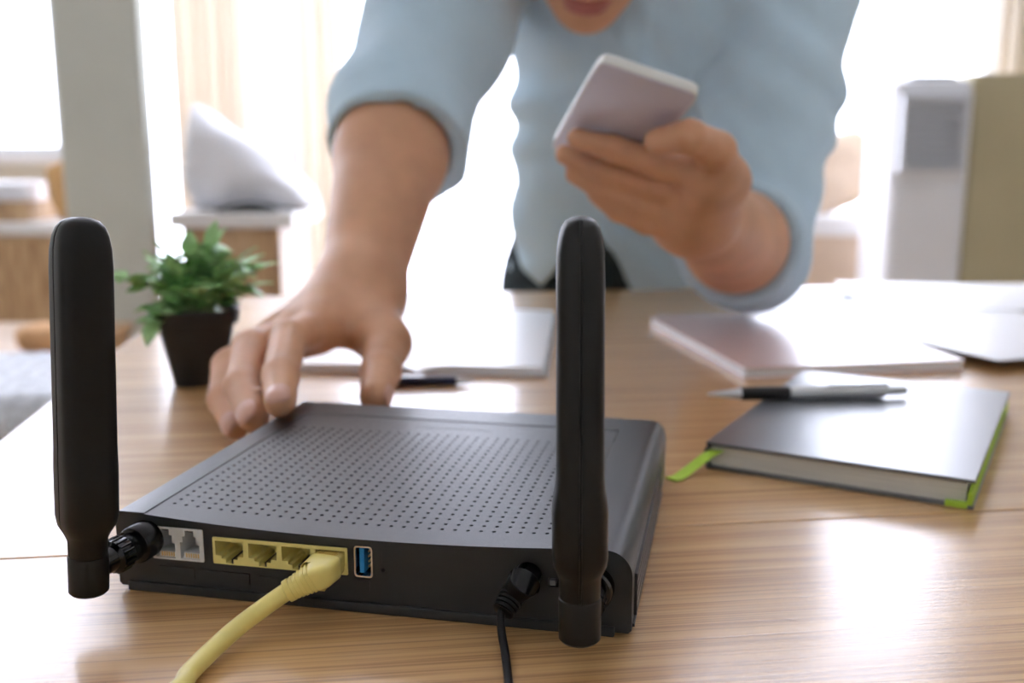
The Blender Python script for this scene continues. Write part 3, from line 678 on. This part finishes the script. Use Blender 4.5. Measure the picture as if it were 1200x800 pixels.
for i in range(n):
    for j in range(24): k = (j+1) % 24; ff.append((i*24+j, i*24+k, (i+1)*24+k, (i+1)*24+j))
ff += [tuple(range(24)), tuple(n*24+j for j in range(24))]
tag(mk('white_pillow', vv, ff, 'whitecloth', None, True, (wp[0], YB+.2, zb)), 'big white pillow slumped on the white topped cabinet', 'pillow')
tag(MB().loft([supell(.080, .022, 3, 30, 0, 0, 0), supell(.085, .025, 3, 30, 0, 0, .006), supell(.05, .02, 3, 30, .01, 0, .018), supell(.015, .008, 2, 30, .01, 0, .024)]).build('pillow_gap_shade', 'dark_fabric', loc=(at(286, 245, YB)[0], YB+.030, zb), angle=50), 'flat dark strip for the shadow gap under the white pillow', 'shade')  # added dark piece, its colour stands for the shadow gap under the pillow
# bench with beige bolster right of the person
YN = 3.62; z1 = at(980, 254, YN)[2]; b0_, b1_ = at(890, 280, YN)[0], at(1026, 280, YN)[0]
bn = thing('bench', 'low beige wooden bench beside the air cooler', 'bench', ((b0_+b1_)/2, YN+.25, -T))
hw = (b1_-b0_)/2; hs = z1+T
MB().box((-hw, -.25, hs-.07), (hw, .25, hs), .012).build('seat_pad', 'whitewood', bn)
MB().box((-hw+.005, -.24, .05), (hw-.005, .24, hs-.07), .004).build('body', 'beige', bn)
for a in (-hw+.04, hw-.04):
    for b in (-.2, .2): MB().box((a-.02, b-.02, 0), (a+.02, b+.02, .05), .002).build('foot', 'oak', bn)
pillow('beige_cushion', 'plump beige cushion leaning on the bench by the air cooler', 'beige', (at(1000, 250, YN)[0], YN+.2, z1), .17, .14, .09, (math.radians(60), math.radians(-24), math.radians(8)))
# air cooler
YA = 3.25; ax0, ax1 = at(1042, 200, YA)[0], at(1139, 200, YA)[0]; az = at(1100, 92, YA)[2]
ac = thing('air_cooler', 'white portable air cooler with grey louvred front', 'air cooler', ((ax0+ax1)/2, YA+.14, -T))
hw = (ax1-ax0)/2; hs = az+T
MB().loft([supell(hw*k, .14*k2, 7, 48, 0, 0, z) for z, k, k2 in ((.04, .98, .98), (.06, 1, 1), (hs-.04, 1, 1), (hs-.012, .97, .96), (hs, .86, .84))]).build('body', 'cooler', ac, angle=40)
gz1 = at(1100, 118, YA)[2]+T; gz0 = at(1100, 196, YA)[2]+T
g0, g1 = at(1058, 150, YA)[0]-(ax0+ax1)/2, at(1124, 150, YA)[0]-(ax0+ax1)/2
gr = MB(); gr.box((g0-.012, -.170, gz0-.012), (g1+.012, -.136, gz0)); gr.box((g0-.012, -.170, gz1), (g1+.012, -.136, gz1+.014)); gr.box((g0-.012, -.170, gz0), (g0, -.136, gz1)); gr.box((g1, -.170, gz0), (g1+.012, -.136, gz1))
gl = gr.build('grille_frame', 'cooler_grey', ac)
MB().box((g0, -.1415, gz0), (g1, -.139, gz1)).build('grille_recess', 'dark_slot', gl)
nsl = 8
for k in range(nsl):
    z = gz0+(gz1-gz0)*(k+.5)/nsl; hh = (gz1-gz0)/nsl*.24
    MB().add([(x, y, z+q) for x in (g0, g1) for y, q in ((-.169, -hh-.003), (-.1535, hh-.002), (-.1525, hh), (-.168, -hh))], [(0, 1, 2, 3), (4, 7, 6, 5), (0, 4, 5, 1), (1, 5, 6, 2), (2, 6, 7, 3), (3, 7, 4, 0)]).build('louvre', 'cooler_grey', gl)
MB().box((-hw*.55, -.12, hs-.004), (hw*.5, .08, hs+.012), .005).build('control_panel', 'cooler_grey', ac)
MB().box((-hw*.8, -.1435, .25), (hw*.8, -.138, gz0-.06), .004).build('water_tank', 'cooler', ac)
for a in (-hw*.7, hw*.7):
    for b in (-.09, .09): MB().lathe([(.018, 0), (.02, .005), (.02, .035), (.015, .045)], 16, (a, b)).build('caster', 'black', ac, angle=40)
# olive cabinet at the right
YO = 3.32; ox0 = ax1+.012; oz = at(1170, 86, YO)[2]
oc = thing('tall_cabinet', 'tall olive beige board cabinet beside the air cooler', 'cabinet', (ox0+.36, YO+.25, -T))
hs = oz+T
MB().box((-.36, -.25, .04), (.45, .25, hs), .004).build('body', 'olive', oc)
MB().box((-.352, -.256, .06), (.042, -.25, hs-.02), .003).build('door', 'olive', oc)
d2 = MB().box((.048, -.256, .06), (.442, -.25, hs-.02), .003).build('door', 'olive', oc)
MB().box((.065, -.275, hs*.5), (.077, -.256, hs*.5+.14), .003).build('handle', 'metal', d2)
MB().box((-.33, -.22, 0), (.42, .22, .04)).build('plinth', 'dark_fabric', oc)

# ================================================================== PERSON (signed distance shapes -> one surface)
def cone(a, b, r1, r2): return (np.array(a, float), np.array(b, float), r1, r2)
def dcone(p, c):
    a, b, r1, r2 = c; ba = b-a; pa = p-a; h = np.clip(pa@ba/max(ba@ba, 1e-9), 0, 1)
    return np.linalg.norm(pa-h[:, None]*ba, axis=1)-(r1+(r2-r1)*h)
def dell(p, e):
    c, R, r = e; q = ((p-c)@R)/r; n = np.linalg.norm(q, axis=1); g = np.linalg.norm(q/r, axis=1)
    return np.where(g > 1e-6, n*(n-1)/np.maximum(g, 1e-6), -r.min())
def ell(c, R, r): return (np.array(c, float), R, np.array(r, float))
def smin(a, b, k):
    h = np.clip(.5+.5*(b-a)/k, 0, 1); return b*(1-h)+a*h-k*h*(1-h)
def prim_far(pr, ctr, rad):
    if len(pr) == 4:
        a, b, r1, r2 = pr; ba = b-a; h = min(1, max(0, (ctr-a)@ba/max(ba@ba, 1e-9))); return np.linalg.norm(ctr-a-h*ba)-max(r1, r2)-rad > .09
    return np.linalg.norm(ctr-pr[0])-pr[2].max()-rad > .09
def ugroup(p, prims, k, ctr, rad):
    d = np.full(len(p), .5)
    for pr in prims:
        if prim_far(pr, ctr, rad): continue
        q = dcone(p, pr) if len(pr) == 4 else dell(p, pr); d = smin(d, q, k)
    return d
def snets(fn, lo, hi, cell):
    lo = np.array(lo, float); n = np.ceil((np.array(hi)-lo)/cell).astype(int)+1; B = 10
    n = ((n+B-1)//B)*B; V = np.full(n, .5, np.float32); nbk = n//B
    half = cell*(B-1)/2; rad = half*1.7321+cell
    ax = np.arange(B)*cell; off = np.stack(np.meshgrid(ax, ax, ax, indexing='ij'), -1).reshape(-1, 3)
    for i in range(nbk[0]):
        for j in range(nbk[1]):
            for k in range(nbk[2]):
                o = lo+np.array([i, j, k])*B*cell; ctr = o+half
                d = fn(ctr[None], ctr, 0.0)[0]
                if abs(d) > rad*1.15+.012: v = d
                else: v = fn(o+off, ctr, rad).reshape(B, B, B)
                V[i*B:(i+1)*B, j*B:(j+1)*B, k*B:(k+1)*B] = v
    s = V < 0; cs = s[:-1, :-1, :-1].astype(np.int8)
    cnt = np.zeros_like(cs)
    cr8 = [(a, b, c) for a in (0, 1) for b in (0, 1) for c in (0, 1)]
    m = [x-1 for x in n]
    for a, b, c in cr8: cnt += s[a:a+m[0], b:b+m[1], c:c+m[2]]
    act = np.argwhere((cnt > 0) & (cnt < 8)); idx = np.full(m, -1, np.int64); idx[tuple(act.T)] = np.arange(len(act))
    cv = np.stack([V[act[:, 0]+a, act[:, 1]+b, act[:, 2]+c] for a, b, c in cr8], 1); co = np.array(cr8, float)
    acc = np.zeros((len(act), 3)); num = np.zeros(len(act))
    for x in range(8):
        for y in range(x+1, 8):
            if np.abs(co[x]-co[y]).sum() != 1: continue
            vx, vy = cv[:, x], cv[:, y]; mk_ = (vx < 0) != (vy < 0); t = np.where(mk_, vx/np.where(mk_, vx-vy, 1), 0)
            acc += mk_[:, None]*(co[x]+t[:, None]*(co[y]-co[x])); num += mk_
    verts = lo+(act+acc/num[:, None])*cell; faces = []
    for axis in range(3):
        sl0 = [slice(None)]*3; sl1 = [slice(None)]*3; sl0[axis] = slice(0, -1); sl1[axis] = slice(1, None)
        A, Bs = s[tuple(sl0)], s[tuple(sl1)]; e = np.argwhere(A != Bs); u_, v_ = [(1, 2), (2, 0), (0, 1)][axis]
        e = e[(e[:, u_] > 0) & (e[:, v_] > 0)]; e = e[(e[:, 0] < m[0]) & (e[:, 1] < m[1]) & (e[:, 2] < m[2])]
        du = np.zeros(3, int); du[u_] = 1; dv_ = np.zeros(3, int); dv_[v_] = 1
        q = np.stack([idx[tuple((e).T)], idx[tuple((e-du).T)], idx[tuple((e-du-dv_).T)], idx[tuple((e-dv_).T)]], 1)
        fl_ = A[tuple(e.T)]; q[~fl_] = q[~fl_][:, ::-1]; faces.append(q[(q >= 0).all(1)])
    return verts, np.concatenate(faces)
def nmesh(name, verts, faces, base):
    me = bpy.data.meshes.new(name); v = (verts-base).astype(np.float32); k = len(faces)
    me.vertices.add(len(v)); me.vertices.foreach_set('co', v.ravel()); me.loops.add(4*k); me.loops.foreach_set('vertex_index', faces.astype(np.int32).ravel())
    me.polygons.add(k); me.polygons.foreach_set('loop_start', np.arange(0, 4*k, 4, dtype=np.int32)); me.update(calc_edges=True); me.validate()
    return me
# ---- skeleton
shR = V3(-.030, 1.13, .395); elR = P(470, 130, .915); wrR = P(421, 345, .735)
shL = V3(.305, 1.17, .365); elL = P(876, 293, .995); wrL = P(812, 247, .750)
hip = V3(.155, 1.44, .02); chest = V3(.150, 1.20, .31); neck = V3(.125, 1.10, .415)
lip = P(686, 13, .985)
hf = V3(-.10, -.60, -.79); hf /= np.linalg.norm(hf); hr_ = np.cross(hf, V3(0, -.80, .60)); hr_ /= np.linalg.norm(hr_); hu = np.cross(hr_, hf)
HR = np.stack([hr_, hf, hu], 1)           # head axes: right, forward, up
hc = lip - .089*hf + .064*hu
def hp(a, b, c): return hc + hr_*a + hf*b + hu*c
def arm(sh, el, wr, s=1):
    m1 = el*.72+wr*.28
    return [cone(sh, el, .056*s, .044*s), cone(el, m1, .044*s, .045*s), cone(m1, wr, .045*s, .0285*s)]
armR, armL = arm(shR, elR, wrR), arm(shL, elL, wrL, .98)
torso = [cone(hip+V3(-.05, 0, 0), chest+V3(-.035, .01, 0), .080, .082), cone(hip+V3(.05, 0, 0), chest+V3(.05, .01, 0), .080, .086), cone(shR, chest, .048, .060), cone(shL, chest, .05, .065), cone(chest, neck, .066, .050), cone(neck, hp(0, -.035, -.03), .056, .052)]
head = [ell(hp(0, -.012, .035), HR, (.074, .094, .090)), ell(hp(0, .022, -.030), HR, (.060, .070, .070)), ell(hp(0, .045, -.078), HR, (.040, .036, .030)), ell(hp(0, .066, -.092), HR, (.020, .016, .015))]
head += [cone(hp(0, .083, .022), hp(0, .104, -.018), .008, .012), cone(hp(-.012, .094, -.022), hp(.012, .094, -.022), .007, .007), cone(hp(-.042, .066, .024), hp(.042, .066, .024), .016, .016)]
lipsP = [ell(hp(0, .085, -.0545), HR, (.023, .009, .0050)), ell(hp(0, .084, -.0640), HR, (.019, .0095, .0060))]
ears = [ell(hp(q*.077, -.012, .0), HR, (.009, .018, .030)) for q in (-1, 1)]
def finger(pts, rs):
    return [cone(pts[i], pts[i+1], rs[i], rs[i+1]) for i in range(len(pts)-1)]
# right hand: spread over the far left corner of the router
RB = {}
iR = [P(372, 384, .668), P(338, 396, .605), P(329, 440, .550), G(328, 471, .0412)]
mR = [P(346, 388, .676), P(294, 408, .620), P(284, 453, .570), P(297, 488, .535)]
rR = [P(326, 396, .690), P(268, 428, .650), P(262, 468, .610), P(276, 498, .580)]
kR = [P(312, 406, .712), P(270, 436, .696), P(266, 468, .672), P(276, 492, .655)]
tR = [P(428, 372, .712), P(452, 402, .668), P(446, 436, .620), P(440, 464, .583)]
fingR = [finger(iR, (.0125, .0112, .0102, .0086)), finger(mR, (.0125, .0115, .0104, .0088)), finger(rR, (.012, .0108, .0098, .0082)), finger(kR, (.011, .0096, .0086, .0074)), finger(tR, (.016, .0145, .0125, .0098))]
palmR = [cone(wrR, iR[0], .027, .0145), cone(wrR, mR[0], .026, .0145), cone(wrR, rR[0], .024, .014), cone(wrR, kR[0], .022, .013), cone(iR[0], kR[0], .0140, .0125), cone(wrR, tR[1], .026, .0150), cone(iR[0]*.5+wrR*.5, tR[1], .016, .0125)]
# left hand: wrapped round the phone
phA = P(702, 72, .63); wv = V3(.9508, .062, -.3036); wv /= np.linalg.norm(wv); lv = V3(-.1388, .9107, -.389); lv -= wv*(lv@wv); lv /= np.linalg.norm(lv)
nv = np.cross(wv, lv); nv = -nv if nv[1] > 0 else nv      # out of the back of the phone
def PN(u, v, nn):                          # a point nn below the back of the phone
    d = ray(u, v); c0_ = V3(0, 0, CAMH); return c0_ + d*((phA@nv+nn-c0_@nv)/(d@nv))
iL = [PN(832, 206, .012), PN(775, 193, .013), PN(718, 174, .0105), PN(676, 162, .0085)]
mL = [PN(827, 227, .017), PN(765, 218, .019), PN(706, 198, .015), PN(662, 181, .010)]
rL = [PN(815, 246, .024), PN(757, 241, .029), PN(707, 222, .025), PN(673, 204, .019)]
kL = [PN(802, 260, .030), PN(758, 261, .037), PN(724, 247, .035), PN(699, 229, .029)]
tL = [PN(848, 212, .004), PN(840, 176, .006), PN(808, 160, .014), PN(770, 165, .0125)]
fingL = [finger(iL, (.0108, .0098, .0090, .0072)), finger(mL, (.0108, .0100, .0092, .0074)), finger(rL, (.0104, .0094, .0086, .0070)), finger(kL, (.0098, .0084, .0076, .0064)), finger(tL, (.0150, .0125, .0108, .0086))]
palmL = [cone(wrL, iL[0], .027, .014), cone(wrL, mL[0], .027, .014), cone(wrL, rL[0], .025, .013), cone(wrL, kL[0], .024, .012), cone(iL[0], kL[0], .014, .012), cone(wrL, tL[0], .022, .016), cone(tL[0], iL[0], .015, .013)]
def dhand(p, palm, fings, ctr, rad):
    d = None
    for f in fings:
        q = ugroup(p, f, .0035, ctr, rad); d = q if d is None else smin(d, q, .0022)
    return smin(ugroup(p, palm, .014, ctr, rad), d, .007)
def body_sdf(p, ctr, rad):
    d = ugroup(p, torso, .05, ctr, rad); h = ugroup(p, head, .022, ctr, rad); d = smin(d, h, .02)
    d = smin(d, ugroup(p, lipsP, .002, ctr, rad), .0035); d = smin(d, ugroup(p, ears, .004, ctr, rad), .006)
    d = smin(d, ugroup(p, armR, .014, ctr, rad), .02); d = smin(d, ugroup(p, armL, .014, ctr, rad), .02)
    d = smin(d, dhand(p, palmR, fingR, ctr, rad), .018); d = smin(d, dhand(p, palmL, fingL, ctr, rad), .018)
    return d
PB = V3(.155, 1.46, -T)
bv, bf = snets(body_sdf, (-.22, .485, -.11), (.42, 1.58, .56), .0032)
bme = nmesh('person', bv, bf, PB)
person = fin('person', bme, 'skin', None, True, PB)
tag(person, 'person in a light blue shirt leaning over the desk holding a phone', 'person')
bme.materials.append(M['lips'])
ctrs = bv[bf].mean(1); lm = np.zeros(len(ctrs), bool)
for e in lipsP: lm |= dell(ctrs, (e[0], e[1], e[2]*1.06)) < .0006
mi = np.zeros(len(bme.polygons), np.int32); mi[:len(lm)][lm[:len(mi)]] = 1; bme.polygons.foreach_set('material_index', mi)
# ---- shirt
axR = (wrR-elR)/np.linalg.norm(wrR-elR); axL = (wrL-elL)/np.linalg.norm(wrL-elL); upR = (elR-shR)/np.linalg.norm(elR-shR)
ceR = elR + axR*.056; ceL = elL + axL*.060
st_torso = [cone(hip+V3(-.045, -.005, -.04), chest+V3(-.046, 0, 0), .110, .104), cone(hip+V3(.06, -.005, -.04), chest+V3(.06, 0, 0), .112, .110), cone(shR+V3(.03, 0, .03), chest, .050, .080), cone(shL, chest, .072, .09), cone(chest, neck, .09, .066)]
slR = [cone(shR, elR*.6+shR*.4, .075, .069), cone(elR*.6+shR*.4, elR, .066, .0575), cone(elR, ceR+axR*.05, .057, .055)]
slL = [cone(shL, elL*.5+shL*.5, .074, .068), cone(elL*.5+shL*.5, elL, .068, .058), cone(elL, ceL+axL*.05, .056, .054)]
cuR = [cone(ceR-axR*.042+V3(.004, 0, 0), ceR-axR*.010+V3(.006, 0, 0), .0600, .0590)]; cuL = [cone(ceL-axL*.040, ceL-axL*.008, .0600, .0590)]
hemP = P(634, 338, 1.32); vx = P(690, 250, 1.31); zA = vx[2]
def wr_noise(p):
    x, y, z = p[:, 0], p[:, 1], p[:, 2]
    cr2 = .0022*np.sin(95*x+6*np.sin(9*z))*np.exp(-((x-.11)/.06)**2)*(y < 1.3)
    a = np.sin(38*x+52*z+3*np.sin(17*z+9*x)) * np.sin(23*y-31*x+2*np.sin(19*x))
    b = np.sin(85*z+40*x-25*y+2.5*np.sin(33*x+11*z))
    return .0023*a+.0014*b+cr2+.0045*np.sin(88*z+1.3*np.sin(31*z))*np.exp(-((x-.0)/.03)**2)*(y > 1.12)
def shirt_sdf(p, ctr, rad):
    d = ugroup(p, st_torso, .05, ctr, rad)
    d = np.maximum(d, -(p[:, 2]-(-.012)))                                   # hem
    wedge = np.minimum((zA-p[:, 2])*.62-np.abs(p[:, 0]-vx[0]+.01*0), 1.36-p[:, 1])
    d = np.maximum(d, wedge*.85)
    tail = (hemP[2]+1.25*(hemP[0]-p[:, 0])-p[:, 2])*.6; d = np.maximum(d, np.minimum(tail, 1.40-p[:, 1]))
    dn = np.linalg.norm(p-(neck+V3(0, -.02, .01)), axis=1)-.066; 
    R = ugroup(p, slR, .02, ctr, rad); R = np.minimum(R, ugroup(p, cuR, .004, ctr, rad)); R = np.maximum(R, (p-ceR)@axR)
    L = ugroup(p, slL, .02, ctr, rad); L = np.minimum(L, ugroup(p, cuL, .004, ctr, rad)); L = np.maximum(L, (p-ceL)@axL)
    d = smin(smin(d, R, .008), L, .035)
    d = d - wr_noise(p)*np.clip((.09-np.abs(d))/.03, 0, 1)
    # button placket: a slightly raised band down the front
    xp = .118+.06*(p[:, 2]-.2); d = d - .0022*((np.abs(p[:, 0]-xp) < .017) & (p[:, 1] < 1.28) & (p[:, 2] > .05))
    cavR = np.maximum(dcone(p, cone(elR-axR*.01, ceR+axR*.1, .0485, .0485)), -((p-(ceR-axR*.03))@axR))
    cavL = np.maximum(dcone(p, cone(elL, ceL+axL*.1, .0462, .0455)), -((p-(ceL-axL*.03))@axL))
    return np.maximum(np.maximum(d, -cavR), np.maximum(-cavL, -dn))
sv, sf = snets(shirt_sdf, (-.19, .82, -.06), (.44, 1.60, .53), .0040)
shirt = fin('shirt', nmesh('shirt', sv, sf, PB), 'shirt', person, True); shirt['label'] = 'light blue shirt with rolled up sleeves'
# collar, buttons
col = MB()
for q in (-1, 1):
    cp = []; 
    for t in np.linspace(0, 1, 9):
        a = math.radians(100*t+8); cx_ = neck[0]+q*.070*math.sin(a); cy_ = neck[1]-.045*math.cos(a)-.005; cz_ = neck[2]-.035+.035*t
        cp.append((cx_, cy_, cz_))
    rings = []
    for i, p in enumerate(cp):
        dx, dy = p[0]-neck[0], p[1]-neck[1]; l = math.hypot(dx, dy); dx /= l; dy /= l
        rings.append([tuple(np.array((p[0]+dx*a, p[1]+dy*a, p[2]+b))-PB) for a, b in ((-.002, .022), (.004, .024), (.020, -.014), (.016, -.018), (.004, .014))])
    col.loft(rings)
col.build('collar', 'shirt', shirt, angle=50)
# ---- trousers, shoes
legs = []
tro = [cone(hip+V3(-.05, -.05, .09), hip+V3(-.05, .0, -.04), .104, .106), cone(hip+V3(.05, -.05, .09), hip+V3(.05, .0, -.04), .104, .106)]
for q in (-1, 1):
    hj = hip+V3(q*.085, .015, -.05); kj = V3(hip[0]+q*.10, hip[1]+.01, -.38); aj = V3(hip[0]+q*.11, hip[1]+.07, -.69)
    tro += [cone(hj, kj, .088, .066), cone(kj, aj, .066, .052)]
def tro_sdf(p, ctr, rad):
    d = ugroup(p, tro, .03, ctr, rad)
    return np.maximum(d-.0015*np.sin(60*p[:, 2]+30*p[:, 0]), np.maximum(-.715-p[:, 2], p[:, 2]-.125))
tv, tf = snets(tro_sdf, (-.12, 1.22, -.75), (.44, 1.68, .15), .0085)
fin('trousers', nmesh('trousers', tv, tf, PB), 'trousers', person, True)
for q in (-1, 1):
    x = q*.11; mb = MB()
    mb.loft([[(x+px_*k, .05+py_*k2+o, z) for px_, py_, _ in supell(.048, .135, 2.6, 28)] for z, k, k2, o in ((0, .98, .99, -.05), (.012, 1, 1, -.05), (.035, .98, .97, -.048), (.06, .85, .75, -.03), (.085, .75, .45, 0), (.10, .72, .40, .005))])
    mb.build('shoe', 'shoe', person, angle=50)
# ---- hair, eyes, nails
hairP = [ell(hp(0, -.020, .046), HR, (.081, .098, .092))]
def hair_sdf(p, ctr, rad):
    d = dell(p, hairP[0]); q = (p-hc)@HR
    d = d - .0025*np.sin(q[:, 0]*210+6*np.sin(q[:, 1]*40))*np.clip(1-np.abs(d)/.02, 0, 1)
    face = np.minimum(q[:, 1]-(.045-.25*(q[:, 2]-.03)), .095-q[:, 2]+.9*0); low = -q[:, 2]-.035-(.3*(-q[:, 1]))
    return np.maximum(np.maximum(d, face), low)
hv, hf_ = snets(hair_sdf, hc-.145, hc+.165, .0045)
fin('hair', nmesh('hair', hv, hf_, PB), 'hair', person, True)
for q in (-1, 1):
    e_ = ell(hp(q*.032, .072, .012), HR, (.012, .011, .008)); mb = MB(); rings = []
    for i in range(9):
        t = math.pi*(i+.5)/9; rings.append([tuple(e_[0]+HR@(e_[2]*np.array([math.sin(t)*math.cos(a), math.sin(t)*math.sin(a), math.cos(t)]))-PB) for a in np.linspace(0, 2*math.pi, 16, endpoint=False)])
    mb.loft(rings).build('eye', 'eye', person, smooth=True)
def nail(dip, tip, r, side, L=.0135, W=.0072):
    t = (tip-dip)/np.linalg.norm(tip-dip); s = side-t*(side@t); s /= np.linalg.norm(s); w_ = np.cross(t, s); n = 9; g = []
    for i in range(n):
        a = i/(n-1); x = -.30*L+L*a; hw_ = W*(1-max(0, (a-.62)/.38)**2.2*.55)*(1-max(0, (.2-a)/.2)**2*.35)
        up = r*1.005*math.sqrt(max(.05, 1-max(0, (x-.0005)/(r*1.35))**2))
        o = []
        for j in range(7):
            b = -1+2*j/6; an = b*hw_/r; o.append(tip+t*x+s*(up*math.cos(an)+.0004)+w_*(r*math.sin(an)))
        g.append([tuple(q-PB) for q in o]+[tuple(q-s*.0012-PB) for q in o[::-1]])
    MB().loft(g).build('fingernail', 'nail', person, angle=60)
camp = V3(0, 0, CAMH+.05)
nail(iR[2], iR[3], .0086, V3(.02, -.75, .66)); nail(mR[2], mR[3], .0088, V3(-.35, -.75, .5)); nail(rR[2], rR[3], .0082, V3(-.5, -.7, .4))
nail(tR[2], tR[3], .0098, V3(.75, .6, .1))
# ---- phone in the left hand
PWd, PLn, PTh = .0650, .138, .0076
tm = phA + wv*PWd/2
pc0 = tm + lv*PLn/2 - nv*PTh*.5
phone = bpy.data.objects.new('smartphone', None); C.objects.link(phone)
mw = Matrix((( wv[0], lv[0], nv[0], pc0[0]), (wv[1], lv[1], nv[1], pc0[1]), (wv[2], lv[2], nv[2], pc0[2]+T), (0, 0, 0, 1)))
if mw.to_3x3().determinant() < 0: mw = Matrix(((-wv[0], lv[0], nv[0], pc0[0]), (-wv[1], lv[1], nv[1], pc0[1]), (-wv[2], lv[2], nv[2], pc0[2]+T), (0, 0, 0, 1)))
phone.matrix_world = mw; tag(phone, 'pale lilac smartphone held up in the raised hand', 'phone')
def slab(rx, ry, z0, z1, b): return MB().loft([supell(rx-b, ry-b, 14, 96, 0, 0, z0), supell(rx, ry, 14, 96, 0, 0, z0+b), supell(rx, ry, 14, 96, 0, 0, z1-b), supell(rx-b, ry-b, 14, 96, 0, 0, z1)])
slab(PWd/2, PLn/2, -PTh/2, PTh/2-.0006, .0006).build('frame', 'phone_edge', phone, angle=50)
slab(PWd/2-.0006, PLn/2-.0006, PTh/2-.001, PTh/2, .0004).build('back_panel', 'phone', phone, angle=50)
slab(PWd/2-.003, PLn/2-.004, -PTh/2-.0003, -PTh/2+.0005, .0002).build('screen', 'screen', phone, angle=50)
print('person verts', len(bv), 'shirt', len(sv))
